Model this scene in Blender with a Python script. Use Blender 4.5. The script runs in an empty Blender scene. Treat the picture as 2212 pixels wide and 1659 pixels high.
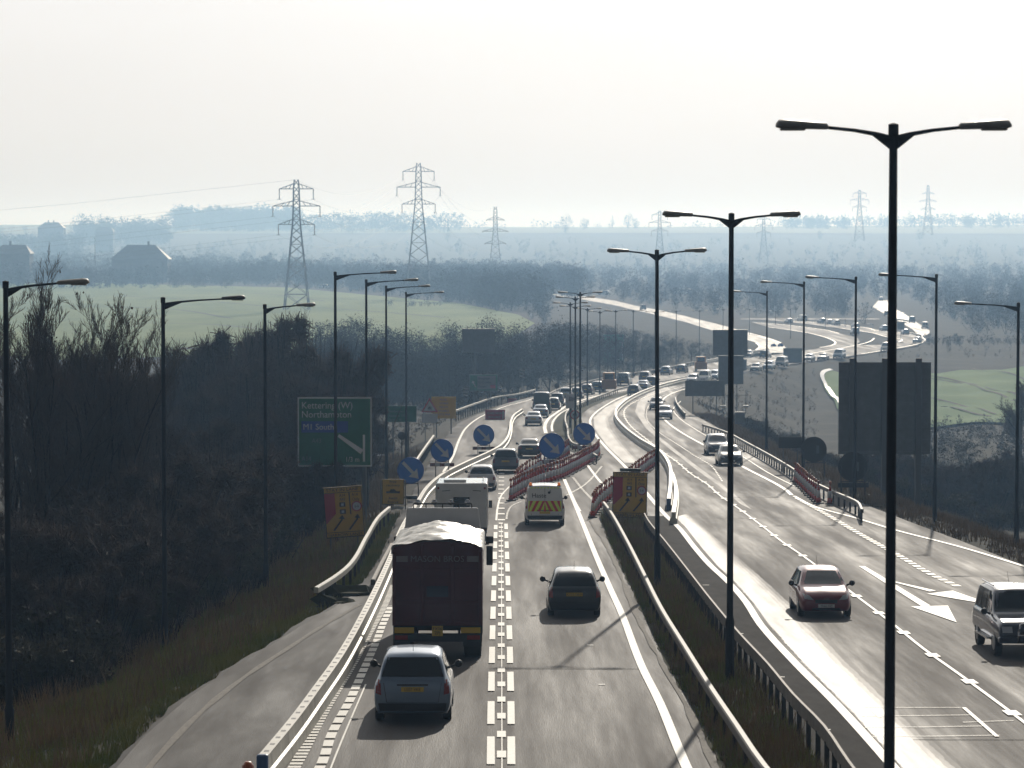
import bpy, bmesh, math, random
import numpy as np
from mathutils import Vector, Matrix
from mathutils.bvhtree import BVHTree
random.seed(7)
rng = np.random.default_rng(11)
R = math.radians
SC = bpy.context.scene
# ---------------------------------------------------------------- camera
F, CX, CY, HZ = 6221.0, 1106.0, 829.5, 518.4      # focal length, centre and horizon, in 2212-pixel-wide units
PITCH = math.atan((CY - HZ) / F)
cd = bpy.data.cameras.new('camera')
cd.sensor_width = 36.0
cd.lens = 36.0 * F / 2212.0
cd.clip_start = 1.0
cd.clip_end = 30000.0
cd.dof.use_dof = True          # long lens focused on the near traffic: the far hills go slightly soft
cd.dof.focus_distance = 105.0
cd.dof.aperture_fstop = 2.6
cam = bpy.data.objects.new('camera', cd)
cam.location = (0, 0, 0)
cam.rotation_euler = (math.pi / 2 - PITCH, 0, 0)
SC.collection.objects.link(cam)
SC.camera = cam
# ---------------------------------------------------------------- world and sun
VEIL = 0.72
SUN_EL, SUN_AZ = R(24), R(9)          # azimuth east of the view direction (+Y)
w = bpy.data.worlds.new('World')
SC.world = w
w.use_nodes = True
nt = w.node_tree
nt.nodes.clear()
out = nt.nodes.new('ShaderNodeOutputWorld')
bg = nt.nodes.new('ShaderNodeBackground')
sky = nt.nodes.new('ShaderNodeTexSky')
sky.sky_type = 'NISHITA'
sky.sun_disc = False
sky.sun_elevation = SUN_EL
sky.sun_rotation = SUN_AZ
sky.dust_density = 4.0
sky.air_density = 1.0
sky.ozone_density = 2.0
hsv = nt.nodes.new('ShaderNodeHueSaturation')
hsv.inputs['Saturation'].default_value = 0.12
nt.links.new(sky.outputs[0], hsv.inputs['Color'])
# thin bright overcast veil: faint streaks of cloud on the sky
tc = nt.nodes.new('ShaderNodeTexCoord')
mp = nt.nodes.new('ShaderNodeMapping')
mp.inputs['Scale'].default_value = (3, 3, 14)
nz = nt.nodes.new('ShaderNodeTexNoise')
nz.inputs['Scale'].default_value = 2.2
nz.inputs['Detail'].default_value = 5
rp = nt.nodes.new('ShaderNodeMapRange')
rp.inputs['To Min'].default_value = 0.955
rp.inputs['To Max'].default_value = 1.045
mul = nt.nodes.new('ShaderNodeVectorMath')
mul.operation = 'SCALE'
nt.links.new(tc.outputs['Generated'], mp.inputs[0])
nt.links.new(mp.outputs[0], nz.inputs['Vector'])
nt.links.new(nz.outputs[0], rp.inputs[0])
# the veil itself: an even warm white that dims a little towards the horizon
sep = nt.nodes.new('ShaderNodeSeparateXYZ')
nt.links.new(tc.outputs['Generated'], sep.inputs[0])
vr = nt.nodes.new('ShaderNodeMapRange')
vr.inputs['From Min'].default_value = 0.0; vr.inputs['From Max'].default_value = 0.10
nt.links.new(sep.outputs['Z'], vr.inputs[0])
vc = nt.nodes.new('ShaderNodeMix'); vc.data_type = 'RGBA'
vc.inputs[6].default_value = (21.2, 19.6, 17.8, 1); vc.inputs[7].default_value = (26.8, 26.4, 26.0, 1)
nt.links.new(vr.outputs[0], vc.inputs[0])
veil = nt.nodes.new('ShaderNodeMix'); veil.data_type = 'RGBA'; veil.inputs[0].default_value = VEIL
# the veil is brightest on the sun's side of the sky and thins out behind the camera
vf = nt.nodes.new('ShaderNodeMapRange')
vf.inputs['From Min'].default_value = -0.1; vf.inputs['From Max'].default_value = 0.85
vf.inputs['To Min'].default_value = 0.0; vf.inputs['To Max'].default_value = VEIL
nt.links.new(sep.outputs['Y'], vf.inputs[0]); nt.links.new(vf.outputs[0], veil.inputs[0])
nt.links.new(hsv.outputs[0], veil.inputs[6]); nt.links.new(vc.outputs[2], veil.inputs[7])
nt.links.new(veil.outputs[2], mul.inputs[0])
nt.links.new(rp.outputs[0], mul.inputs['Scale'])
nt.links.new(mul.outputs[0], bg.inputs['Color'])
bg.inputs['Strength'].default_value = 0.05
nt.links.new(bg.outputs[0], out.inputs[0])
sd = bpy.data.lights.new('sun', 'SUN')
sd.energy = 3.8
sd.angle = R(0.6)
sd.color = (1.0, 0.93, 0.82)
sun = bpy.data.objects.new('sun', sd)
sdir = Vector((math.sin(SUN_AZ) * math.cos(SUN_EL), math.cos(SUN_AZ) * math.cos(SUN_EL), math.sin(SUN_EL)))
sun.rotation_euler = (-sdir).to_track_quat('-Z', 'Y').to_euler()
sun.location = (40, 200, 120)
SC.collection.objects.link(sun)
SC.view_settings.view_transform = 'Standard'
SC.view_settings.look = 'None'
SC.view_settings.exposure = -0.4
SC.view_settings.gamma = 1.0
SC.cycles.use_denoising = True
SC.cycles.max_bounces = 6
SC.cycles.volume_bounces = 1
SC.cycles.sample_clamp_indirect = 4.0
# ---------------------------------------------------------------- geometry of the place
def hermite(kx, ky):
    kx = np.array(kx, float); ky = np.array(ky, float)
    d = np.diff(ky) / np.diff(kx)
    m = np.zeros_like(ky); m[0] = d[0]; m[-1] = d[-1]
    for i in range(1, len(d)):
        m[i] = 0 if d[i-1] * d[i] <= 0 else 2 * d[i-1] * d[i] / (d[i-1] + d[i])
    def f(x):
        x = np.asarray(x, float)
        i = np.clip(np.searchsorted(kx, x) - 1, 0, len(kx) - 2)
        h = kx[i+1] - kx[i]; t = np.clip((x - kx[i]) / h, 0, 1)
        return ((2*t**3 - 3*t**2 + 1) * ky[i] + (t**3 - 2*t**2 + t) * h * m[i]
                + (-2*t**3 + 3*t**2) * ky[i+1] + (t**3 - t**2) * h * m[i+1])
    return f
zr = hermite([-100, 0, 100, 200, 300, 400, 500, 600, 700, 800, 9000],
             [-5.24, -8.8, -12.36, -15.92, -19.1, -21.5, -23.2, -24.3, -24.85, -25.0, -25.0])
def ray(dx, dy):
    a = (dx - CX) / F; b = (CY - dy) / F
    y = math.cos(PITCH) + b * math.sin(PITCH)
    z = -math.sin(PITCH) + b * math.cos(PITCH)
    return a / y, z / y                       # X per Y, Z per Y
_YS = np.concatenate([np.arange(20, 900, 1.0), np.arange(900, 7000, 10.0)])
_ZS = zr(_YS)
def G(dx, dy, h=0.0):
    """picture point -> point of the road surface raised by h"""
    a, m = ray(dx, dy)
    f = m * _YS - (_ZS + h)
    i = int(np.argmax(f <= 0))
    if f[i] > 0: i = len(_YS) - 1
    i = max(i, 1)
    y0, y1 = _YS[i-1], _YS[i]; f0, f1 = f[i-1], f[i]
    Y = y0 + (y1 - y0) * f0 / (f0 - f1) if f0 != f1 else y0
    return Vector((a * Y, Y, float(zr(Y)) + h))
def at(dx, dy, Y):
    a, m = ray(dx, dy)
    return Vector((a * Y, Y, m * Y))
# edges of the main road corridor, traced far to near
EL = [(60,1900),(150,1770),(240,1659),(300,1590),(390,1512),(480,1450),(560,1405),(640,1350),(700,1318),(745,1290),(800,1240),(830,1190),(860,1120),(893,1062),(925,1005),
      (945,965),(973,929),(996,910),(1029,897),(1091,872),(1150,857),(1205,846),(1248,835),(1326,819),(1423,805),
      (1508,788),(1600,775),(1690,764),(1760,754),(1813,745)]
ER = [(2900,1500),(2500,1340),(2212,1222),(2080,1170),(1960,1125),(1850,1082),(1760,1042),(1680,1000),(1600,953),(1540,918),(1490,891),(1463,870),(1462,853),
      (1478,838),(1510,824),(1560,812),(1620,800),(1700,788),(1780,777),(1860,766),(1910,758),(1960,750),(1985,745)]
def edge_fn(pts):
    w_ = [G(*p) for p in pts]
    w_.sort(key=lambda v: v.y)
    ys = np.array([v.y for v in w_]); xs = np.array([v.x for v in w_])
    return ys, xs
_ly, _lx = edge_fn(EL); _ry, _rx = edge_fn(ER)
def XL(Y): return np.interp(Y, _ly, _lx)
def XR(Y): return np.interp(Y, _ry, _rx)
YEND = min(_ly[-1], _ry[-1])
far_fn = hermite([600, 1500, 1800, 2400, 3000, 3500, 4000, 4600, 5200, 6800, 7500],
                 [-25, -25, -24.5, -22.5, -15.5, -6, 8.5, 20, 23.5, 22, 15])
def H(X, Y):
    X = np.asarray(X, float); Y = np.asarray(Y, float)
    base = np.where(Y < 1000, zr(Y), far_fn(Y))
    near = np.clip((700 - Y) / 60.0, 0, 1)
    dl = XL(Y) - X; dr = X - XR(Y)
    wob = 0.25 * np.sin(X * 0.31 + Y * 0.17) + 0.2 * np.sin(X * 0.13 - Y * 0.23)
    left = -np.clip(dl * 0.22, 0, 1.9) - np.clip((dl - 16) * 0.10, 0, 30)
    right = -np.clip((dr - 2.0) * 0.36, 0, 50)
    # valley floors either side
    zl = np.maximum(base + left, np.minimum(base, -25.0 + 0 * Y))
    zrr = np.maximum(base + right, np.minimum(base, np.interp(Y, [0, 150, 420, 480, 680], [-17.5, -19.0, -28.0, -28.0, -25.0])))
    z = np.where(dl > 0, zl + wob * np.clip((dl - 2) / 10, 0, 1), np.where(dr > 0, zrr + wob * np.clip((dr - 2) / 8, 0, 1), base))
    z = z * near + base * (1 - near)
    ins = (dl < 0) & (dr < 0) & (Y < 700)
    roll = 1.2 * np.sin(X * 0.0031 + 1.3) * np.sin(Y * 0.0023) * np.clip((Y - 1500) / 800, 0, 1) * 2.0
    return z + roll - np.where(ins, 0.45, 0.12)
def T(dx, dy, h=0.0):
    """picture point -> point of the open terrain"""
    a, m = ray(dx, dy)
    ys = np.concatenate([np.arange(25, 900, 1.0), np.arange(900, 6800, 5.0)])
    f = m * ys - (H(a * ys, ys) + h)
    i = int(np.argmax(f <= 0))
    Y = ys[i] if f[i] <= 0 else 6000.0
    return Vector((a * Y, Y, float(H(a * Y, Y)) + h))
def ground_at(X, Y):
    inside = (XL(Y) <= X <= XR(Y)) and Y < YEND
    return float(zr(Y)) if inside else float(H(X, Y))
# ---------------------------------------------------------------- helpers
_ones = 'first second third fourth fifth sixth seventh eighth ninth tenth eleventh twelfth thirteenth fourteenth fifteenth sixteenth seventeenth eighteenth nineteenth'.split()
def ordinal(n):
    if n < 20: return _ones[n-1]
    t, u = divmod(n, 10); tens = {2: 'twent', 3: 'thirt', 4: 'fort', 5: 'fift'}[t]
    return tens + 'ieth' if u == 0 else tens + 'y-' + _ones[u-1]
COL = SC.collection
def link(o, parent=None):
    COL.objects.link(o)
    if parent is not None: o.parent = parent
    return o
def tag(o, label=None, cat=None, group=None, kind=None):
    if label: o['label'] = label
    if cat: o['category'] = cat
    if group: o['group'] = group
    if kind: o['kind'] = kind
    return o
def empty(name, loc, rz=0.0, sc=1.0):
    o = bpy.data.objects.new(name, None)
    o.location = loc; o.rotation_euler = (0, 0, rz); o.scale = (sc, sc, sc)
    o.empty_display_size = 0.5
    return link(o)
def copy_tree(o, parent=None):
    c = o.copy(); COL.objects.link(c); c.parent = parent
    for ch in list(o.children): copy_tree(ch, c)
    return c
class MB:
    def __init__(s): s.v = []; s.f = []
    def add(s, vs, fs):
        n = len(s.v); s.v += [tuple(p) for p in vs]; s.f += [tuple(i + n for i in f) for f in fs]; return s
    def box(s, x0, x1, y0, y1, z0, z1, rot=None, org=(0, 0, 0)):
        vs = [Vector(p) for p in ((x0,y0,z0),(x1,y0,z0),(x1,y1,z0),(x0,y1,z0),(x0,y0,z1),(x1,y0,z1),(x1,y1,z1),(x0,y1,z1))]
        if rot is not None: vs = [rot @ v for v in vs]
        o = Vector(org)
        return s.add([v + o for v in vs], [(0,3,2,1),(4,5,6,7),(0,1,5,4),(1,2,6,5),(2,3,7,6),(3,0,4,7)])
    def bar(s, a, b, r0, r1=None, n=6, cap=True):
        a = Vector(a); b = Vector(b); r1 = r0 if r1 is None else r1
        d = (b - a)
        if d.length < 1e-6: return s
        q = d.to_track_quat('Z', 'Y')
        vs = []
        for c, r in ((a, r0), (b, r1)):
            for k in range(n):
                t = 2 * math.pi * (k + 0.5) / n
                vs.append(c + q @ Vector((r * math.cos(t), r * math.sin(t), 0)))
        fs = [(k, (k+1) % n, n + (k+1) % n, n + k) for k in range(n)]
        if cap: fs += [tuple(range(n))[::-1], tuple(range(n, 2*n))]
        return s.add(vs, fs)
    def lathe(s, prof, n=12, org=(0,0,0), axis='z'):
        o = Vector(org); vs = []
        for r, z in prof:
            for k in range(n):
                t = 2 * math.pi * k / n
                p = Vector((r * math.cos(t), r * math.sin(t), z))
                if axis == 'y': p = Vector((p.x, p.z, p.y))
                if axis == 'x': p = Vector((p.z, p.y, p.x))
                vs.append(p + o)
        fs = []
        for j in range(len(prof) - 1):
            for k in range(n):
                fs.append((j*n+k, j*n+(k+1) % n, (j+1)*n+(k+1) % n, (j+1)*n+k))
        fs += [tuple(range(n))[::-1], tuple(range((len(prof)-1)*n, len(prof)*n))]
        return s.add(vs, fs)
    def build(s, name, m, parent=None, smooth=False, bevel=0.0):
        me = bpy.data.meshes.new(name)
        me.from_pydata(s.v, [], s.f); me.update()
        if m: me.materials.append(m)
        if smooth:
            me.polygons.foreach_set('use_smooth', [True] * len(me.polygons))
        o = bpy.data.objects.new(name, me)
        if bevel > 0:
            b = o.modifiers.new('bevel', 'BEVEL'); b.width = bevel; b.segments = 2; b.limit_method = 'ANGLE'
        return link(o, parent)
def np_mesh(name, V, Fq, m, parent=None, smooth=False):
    """V (n,3), Fq (k,3|4) arrays"""
    me = bpy.data.meshes.new(name)
    V = np.asarray(V, np.float32); Fq = np.asarray(Fq, np.int32)
    k = Fq.shape[1]
    me.vertices.add(len(V)); me.vertices.foreach_set('co', V.ravel())
    me.loops.add(Fq.size); me.loops.foreach_set('vertex_index', Fq.ravel())
    me.polygons.add(len(Fq))
    me.polygons.foreach_set('loop_start', np.arange(0, Fq.size, k, dtype=np.int32))
    me.polygons.foreach_set('loop_total', np.full(len(Fq), k, np.int32))
    if smooth: me.polygons.foreach_set('use_smooth', np.ones(len(Fq), bool))
    me.update(calc_edges=True)
    if m: me.materials.append(m)
    o = bpy.data.objects.new(name, me)
    return link(o, parent)
# ---------------------------------------------------------------- materials
def mat(name, col, rough=0.6, metal=0.0, var=0.0, vscale=3.0, bump=0.0, bscale=30.0, spec=0.5, stretch=None, col2=None, rvar=0.0, emit=None, es=0.0, coat=0.0):
    m = bpy.data.materials.new(name); m.use_nodes = True
    n = m.node_tree; b = n.nodes['Principled BSDF']
    c = (*col, 1.0)
    b.inputs['Base Color'].default_value = c
    b.inputs['Roughness'].default_value = rough
    b.inputs['Metallic'].default_value = metal
    b.inputs['Specular IOR Level'].default_value = spec
    if coat: b.inputs['Coat Weight'].default_value = coat; b.inputs['Coat Roughness'].default_value = 0.05
    if emit: b.inputs['Emission Color'].default_value = (*emit, 1); b.inputs['Emission Strength'].default_value = es
    if var or col2 or rvar or bump:
        t = n.nodes.new('ShaderNodeTexCoord'); mp_ = n.nodes.new('ShaderNodeMapping')
        if stretch: mp_.inputs['Scale'].default_value = stretch
        n.links.new(t.outputs['Object'], mp_.inputs[0])
    if var or col2 or rvar:
        z = n.nodes.new('ShaderNodeTexNoise'); z.inputs['Scale'].default_value = vscale; z.inputs['Detail'].default_value = 6; z.inputs['Roughness'].default_value = 0.65
        n.links.new(mp_.outputs[0], z.inputs['Vector'])
        r_ = n.nodes.new('ShaderNodeMapRange'); r_.inputs['From Min'].default_value = 0.3; r_.inputs['From Max'].default_value = 0.7
        n.links.new(z.outputs[0], r_.inputs[0])
        mx = n.nodes.new('ShaderNodeMix'); mx.data_type = 'RGBA'
        lo = tuple(x * (1 - var) for x in col) if not col2 else col
        hi = tuple(min(1, x * (1 + var)) for x in col) if not col2 else col2
        mx.inputs[6].default_value = (*lo, 1); mx.inputs[7].default_value = (*hi, 1)
        n.links.new(r_.outputs[0], mx.inputs[0]); n.links.new(mx.outputs[2], b.inputs['Base Color'])
        if rvar:
            r2 = n.nodes.new('ShaderNodeMapRange'); r2.inputs['From Min'].default_value = 0.3; r2.inputs['From Max'].default_value = 0.7
            r2.inputs['To Min'].default_value = rough - rvar; r2.inputs['To Max'].default_value = rough + rvar
            n.links.new(z.outputs[0], r2.inputs[0]); n.links.new(r2.outputs[0], b.inputs['Roughness'])
    if bump:
        z2 = n.nodes.new('ShaderNodeTexNoise'); z2.inputs['Scale'].default_value = bscale; z2.inputs['Detail'].default_value = 4
        n.links.new(mp_.outputs[0], z2.inputs['Vector'])
        bp = n.nodes.new('ShaderNodeBump'); bp.inputs['Strength'].default_value = bump; bp.inputs['Distance'].default_value = 0.02
        n.links.new(z2.outputs[0], bp.inputs['Height']); n.links.new(bp.outputs[0], b.inputs['Normal'])
    return m
M = {}
M['terrain'] = mat('rough_ground', (0.026,0.025,0.017), 0.95, col2=(0.050,0.044,0.030), vscale=0.12, bump=0.8, bscale=1.2, spec=0.1)
M['asphalt'] = mat('asphalt', (0.036,0.031,0.028), 0.77, col2=(0.082,0.070,0.062), vscale=1.1, stretch=(0.75,0.022,0.9), rvar=0.14, bump=0.35, bscale=55.0, spec=0.25)
M['asphalt_old'] = mat('shoulder_asphalt', (0.020,0.018,0.017), 0.82, col2=(0.062,0.054,0.049), vscale=0.8, stretch=(1.0,0.12,1.0), rvar=0.14, bump=0.3, bscale=45.0, spec=0.3)
M['wet'] = mat('wet_asphalt', (0.05,0.047,0.045), 0.56, var=0.1, vscale=1.6, stretch=(1,0.08,1), rvar=0.08, bump=0.15, bscale=50.0, spec=0.42)
M['damp'] = mat('damp_asphalt', (0.055,0.05,0.047), 0.66, var=0.15, vscale=0.9, stretch=(1,0.06,1), rvar=0.10, spec=0.38)
for _k, (_r, _s) in enumerate(((.72,.30),(.66,.36),(.61,.40),(.57,.42))): M['sheen%d' % _k] = mat('damp_lane_asphalt', (0.042,0.037,0.034), _r, col2=(0.075,0.066,0.060), vscale=1.3, stretch=(1,0.07,1), rvar=0.06, spec=_s)
M['water'] = mat('ditch_water', (0.02,0.022,0.022), 0.25, spec=0.6)
M['wheel_track'] = mat('tractor_wheel_track', (0.05,0.06,0.03), 0.95)
M['dark_asphalt'] = mat('dark_gritty_asphalt', (0.022,0.020,0.019), 0.95, col2=(0.045,0.041,0.038), vscale=1.5, stretch=(1,0.3,1), bump=0.3, bscale=40, spec=0.08)
M['paint'] = mat('road_paint', (0.72,0.70,0.64), 0.6, var=0.12, vscale=9.0, bump=0.1, bscale=80)
M['paint_worn'] = mat('worn_road_paint', (0.11,0.095,0.075), 0.85, var=0.35, vscale=4.0, stretch=(3,0.6,1))
M['reserve'] = mat('reserve_soil', (0.03,0.035,0.018), 0.95, col2=(0.07,0.065,0.035), vscale=0.9, bump=0.6, bscale=6.0, spec=0.1)
M['verge'] = mat('verge_turf', (0.030,0.040,0.016), 0.95, col2=(0.065,0.060,0.028), vscale=0.35, bump=0.6, bscale=5.0, spec=0.1)
M['field'] = mat('pasture', (0.10,0.155,0.035), 0.9, col2=(0.19,0.235,0.065), vscale=0.03, stretch=(1,0.3,1), spec=0.1)
M['field2'] = mat('winter_wheat', (0.075,0.155,0.045), 0.9, col2=(0.12,0.20,0.06), vscale=0.02, spec=0.1)
M['field3'] = mat('far_pasture', (0.14,0.15,0.075), 0.9, col2=(0.17,0.17,0.09), vscale=0.01, spec=0.1)
# ================================================================ ground
def make_terrain():
    ys = [24.0]
    while ys[-1] < 7000: ys.append(ys[-1] * 1.0125 + 0.25)
    ys = np.array(ys); us = np.linspace(-1, 1, 241); us = np.sign(us) * np.abs(us) ** 1.35
    Y, U = np.meshgrid(ys, us, indexing='ij')
    X = U * (0.62 * Y + 60)
    Z = H(X, Y)
    V = np.stack([X, Y, Z], -1).reshape(-1, 3)
    nu = len(us); i = np.arange(len(ys) - 1)[:, None] * nu + np.arange(nu - 1)[None, :]
    i = i.ravel()
    Fq = np.stack([i, i + 1, i + nu + 1, i + nu], -1)
    o = np_mesh('ground', V, Fq, M['terrain'], smooth=True)
    tag(o, kind='structure')
make_terrain()
def sheet(name, left, right, m, h=0.0, n=60, fn=None, kind='structure', thick=0.0, jag=0.0):
    """ribbon between two traced edge lines (picture points), laid on the road surface"""
    A = [G(*p) for p in left]; B = [G(*p) for p in right]
    def resample(P):
        P = np.array([tuple(p) for p in P]); d = np.r_[0, np.cumsum(np.linalg.norm(np.diff(P[:, :2], axis=0), axis=1))]
        t = np.linspace(0, d[-1], n + 1)
        return np.stack([np.interp(t, d, P[:, 0]), np.interp(t, d, P[:, 1])], -1)
    a = resample(A); b = resample(B)
    if jag:
        a[:, 0] += rng.normal(0, jag, len(a)); b[:, 0] += rng.normal(0, jag, len(b))
    k = 3; V = []
    for j in range(k + 1):
        p = a + (b - a) * j / k
        V.append(np.c_[p, zr(p[:, 1]) + h])
    V = np.stack(V, 1).reshape(-1, 3)
    i = (np.arange(n)[:, None] * (k + 1) + np.arange(k)[None, :]).ravel()
    Fq = np.stack([i, i + 1, i + k + 2, i + k + 1], -1)
    # make the normals point up
    v = V[Fq[0]]; nn = np.cross(v[1] - v[0], v[2] - v[1])
    if nn[2] < 0: Fq = Fq[:, ::-1]
    o = np_mesh(name, V, Fq, m)
    if kind: tag(o, kind=kind)
    return o
def line(pts, width, h=0.024, dash=None, sheetlist=None, closed=False, step=2.0, jit=0.0):
    """painted line following traced picture points; dash = (on, off) metres. returns lists of quads"""
    P = np.array([tuple(G(*p)) for p in pts])
    return wline(P, width, h, dash, sheetlist, step, jit)
def smooth_path(P, step):
    """Catmull-Rom through world points"""
    P = np.asarray(P)[:, :2]
    Q = np.vstack([2*P[0]-P[1], P, 2*P[-1]-P[-2]])
    out_ = []
    for i in range(1, len(Q) - 2):
        L = np.linalg.norm(Q[i+1] - Q[i]); n = max(2, int(L / step))
        t = np.linspace(0, 1, n, endpoint=False)[:, None]
        p0, p1, p2, p3 = Q[i-1], Q[i], Q[i+1], Q[i+2]
        m1 = (p2 - p0) / 2; m2 = (p3 - p1) / 2
        # limit the tangents so unequal spacing does not overshoot
        l0 = np.linalg.norm(p1 - p0) + 1e-6; l1 = L + 1e-6; l2 = np.linalg.norm(p3 - p2) + 1e-6
        m1 = ((p1 - p0) / l0 * l1 + (p2 - p1)) / 2; m2 = ((p2 - p1) + (p3 - p2) / l2 * l1) / 2
        out_.append((2*t**3-3*t**2+1)*p1 + (t**3-2*t**2+t)*m1 + (-2*t**3+3*t**2)*p2 + (t**3-t**2)*m2)
    out_.append(Q[-2][None, :])
    return np.vstack(out_)
def wline(P, width, h, dash, acc, step=2.0, jit=0.0):
    S = smooth_path(P, step)
    d = np.r_[0, np.cumsum(np.linalg.norm(np.diff(S, axis=0), axis=1))]
    L = d[-1]
    segs = []
    if dash:
        on, off = dash; s = 0.0
        while s < L: segs.append((s, min(L, s + on))); s += on + off
    else: segs = [(0, L)]
    for s0, s1 in segs:
        if s1 - s0 < 0.05: continue
        t = np.unique(np.r_[s0, d[(d > s0) & (d < s1)], s1])
        x = np.interp(t, d, S[:, 0]); y = np.interp(t, d, S[:, 1])
        dx_ = np.gradient(x, t) if len(t) > 1 else np.array([0.]); dy_ = np.gradient(y, t)
        nrm = np.hypot(dx_, dy_); nx, ny = -dy_ / nrm, dx_ / nrm
        hw = width / 2
        if jit: nx = nx * (1 + rng.normal(0, jit, len(nx)))
        a = np.c_[x - nx * hw, y - ny * hw]; b = np.c_[x + nx * hw, y + ny * hw]
        za = zr(a[:, 1]) + h; zb = zr(b[:, 1]) + h
        n0 = len(acc.v)
        for j in range(len(t)):
            acc.v.append((a[j, 0], a[j, 1], za[j])); acc.v.append((b[j, 0], b[j, 1], zb[j]))
        for j in range(len(t) - 1):
            acc.f.append((n0 + 2*j, n0 + 2*j + 2, n0 + 2*j + 3, n0 + 2*j + 1))
# ---- main asphalt, both carriageways, one sheet from edge to edge with a skirt
def main_road():
    ys = np.r_[np.arange(24, 300, 1.5), np.arange(300, YEND, 4.0), YEND]
    cols = 14; V = []
    for Y in ys:
        x0, x1 = XL(Y), XR(Y)
        r = 0.05 * math.sin(Y * 1.7) + 0.05 * math.sin(Y * 0.61)
        x0 += r
        z = float(zr(Y))
        V.append((x0 - 0.05, Y, z - 0.5))
        for j in range(cols + 1): V.append((x0 + (x1 - x0) * j / cols, Y, z))
        V.append((x1 + 0.05, Y, z - 0.5))
    nu = cols + 3
    i = (np.arange(len(ys) - 1)[:, None] * nu + np.arange(nu - 1)[None, :]).ravel()
    o = np_mesh('road', V, np.stack([i, i + 1, i + nu + 1, i + nu], -1), M['asphalt'])
    tag(o, kind='structure')
main_road()
# left hard shoulder (older, patchy surface)
sheet('hard_shoulder', [(75,1900),(165,1770),(252,1659),(312,1590),(402,1512),(490,1450),(570,1405),(650,1352),(710,1320),(752,1292),(795,1262)],
      [(430,1900),(510,1780),(580,1665),(640,1580),(700,1495),(750,1430),(790,1360),(806,1325),(815,1300),(822,1285),(830,1262)], M['asphalt_old'], h=0.010)
# wet bright strips in the oncoming carriageway
_wl = [(2005,1735),(1909,1625),(1814,1521),(1733,1440),(1652,1350),(1617,1301),(1577,1256),(1541,1223),(1508,1185),(1473,1140),(1450,1118)]
_wr = [(2165,1735),(2055,1640),(1935,1522),(1845,1436),(1783,1373),(1712,1310),(1660,1262),(1618,1225),(1572,1185),(1520,1140),(1485,1110)]
_wl = [(x + 8, y) for x, y in _wl]
def lerp_pts(a_, b_, t): return [((1-t)*p[0] + t*q[0], (1-t)*p[1] + t*q[1]) for p, q in zip(a_, b_)]
for k, (t0, t1) in enumerate(((-.02, 1.0), (.0, .88), (.01, .76), (.02, .64))):
    sheet('road', lerp_pts(_wl, _wr, max(t0, 0)), lerp_pts(_wl, _wr, t1), M['sheen%d' % k], h=0.006 + .004*k, n=260, jag=0.012)
_dl = [(1830,1750),(1728,1590),(1664,1508),(1584,1413),(1505,1299),(1466,1245),(1422,1185),(1395,1140),(1388,1115)]
_dr = [(2008,1750),(1866,1590),(1796,1508),(1702,1413),(1603,1299),(1560,1250),(1496,1185),(1461,1140),(1436,1115)]
sheet('hard_shoulder', _dl, _dr, M['dark_asphalt'], h=0.010, n=120)
_ul = [(1349,1000),(1311,963),(1284,925),(1282,903),(1308,880),(1353,857)]; _ur = [(1385,1000),(1352,963),(1324,925),(1318,905),(1333,886),(1368,862)]
for k, t1 in enumerate((1.0, .85, .7)):
    sheet('road', _ul, lerp_pts(_ul, _ur, t1), M['sheen%d' % k], h=0.006 + .005*k, n=200)
sheet('road', [(1600,1090),(1555,1052),(1500,1012),(1440,965),(1395,925),(1372,890),(1378,868),(1400,850),(1440,835)],
      [(1625,1102),(1580,1062),(1530,1025),(1470,980),(1420,940),(1392,900),(1394,876),(1412,856),(1450,840)], M['sheen1'], h=0.012, n=200)
# far roads on the valley floor
def far(name, a, b, m='asphalt'):
    return sheet(name, a, b, M[m], h=0.03, n=70)
far('slip_road', [(1187,636),(1262,648),(1330,660),(1366,669),(1433,684),(1484,697),(1545,716),(1590,728),(1616,735),(1634,741),(1641,749),(1634,757),(1616,763)],
    [(1187,635),(1270,641),(1330,650),(1366,659),(1433,672),(1484,684),(1572,706),(1616,719),(1657,730),(1688,741),(1698,752),(1705,758),(1712,762)], 'damp')
far('distant_road', [(1625,697),(1657,706),(1703,713),(1750,720.5),(1790,731),(1805,741),(1794,747),(1771,752)],
    [(1625,696),(1688,701),(1741,707),(1781,712.5),(1813,720),(1852,730),(1858,738),(1845,750)])
far('distant_road', [(1661,692),(1741,700),(1816,710),(1854,715),(1885,720),(1917,728.5),(1935,738),(1925,752)],
    [(1661,690),(1741,694.7),(1813,701),(1872,708),(1919,716),(1960,719),(1992,729),(1997,738)])
far('distant_road', [(1897,649),(1885,663),(1910,678),(1920,684.5),(1938,692),(1954,702),(1972,712),(1982,722)],
    [(1921,649),(1934,667),(1962,683),(1981,697),(1998,708),(2008,714),(2008,719),(2000,725)], 'damp')
sheet('road', [(1903,652),(1898,664),(1918,679),(1930,687),(1950,697)], [(1921,652),(1930,667),(1958,684),(1972,697),(1985,708)], M['wet'], h=0.045, n=60, jag=0.5)
far('distant_road', [(1600,690.5),(1900,690.5)], [(1600,688),(1900,688)])
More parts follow.
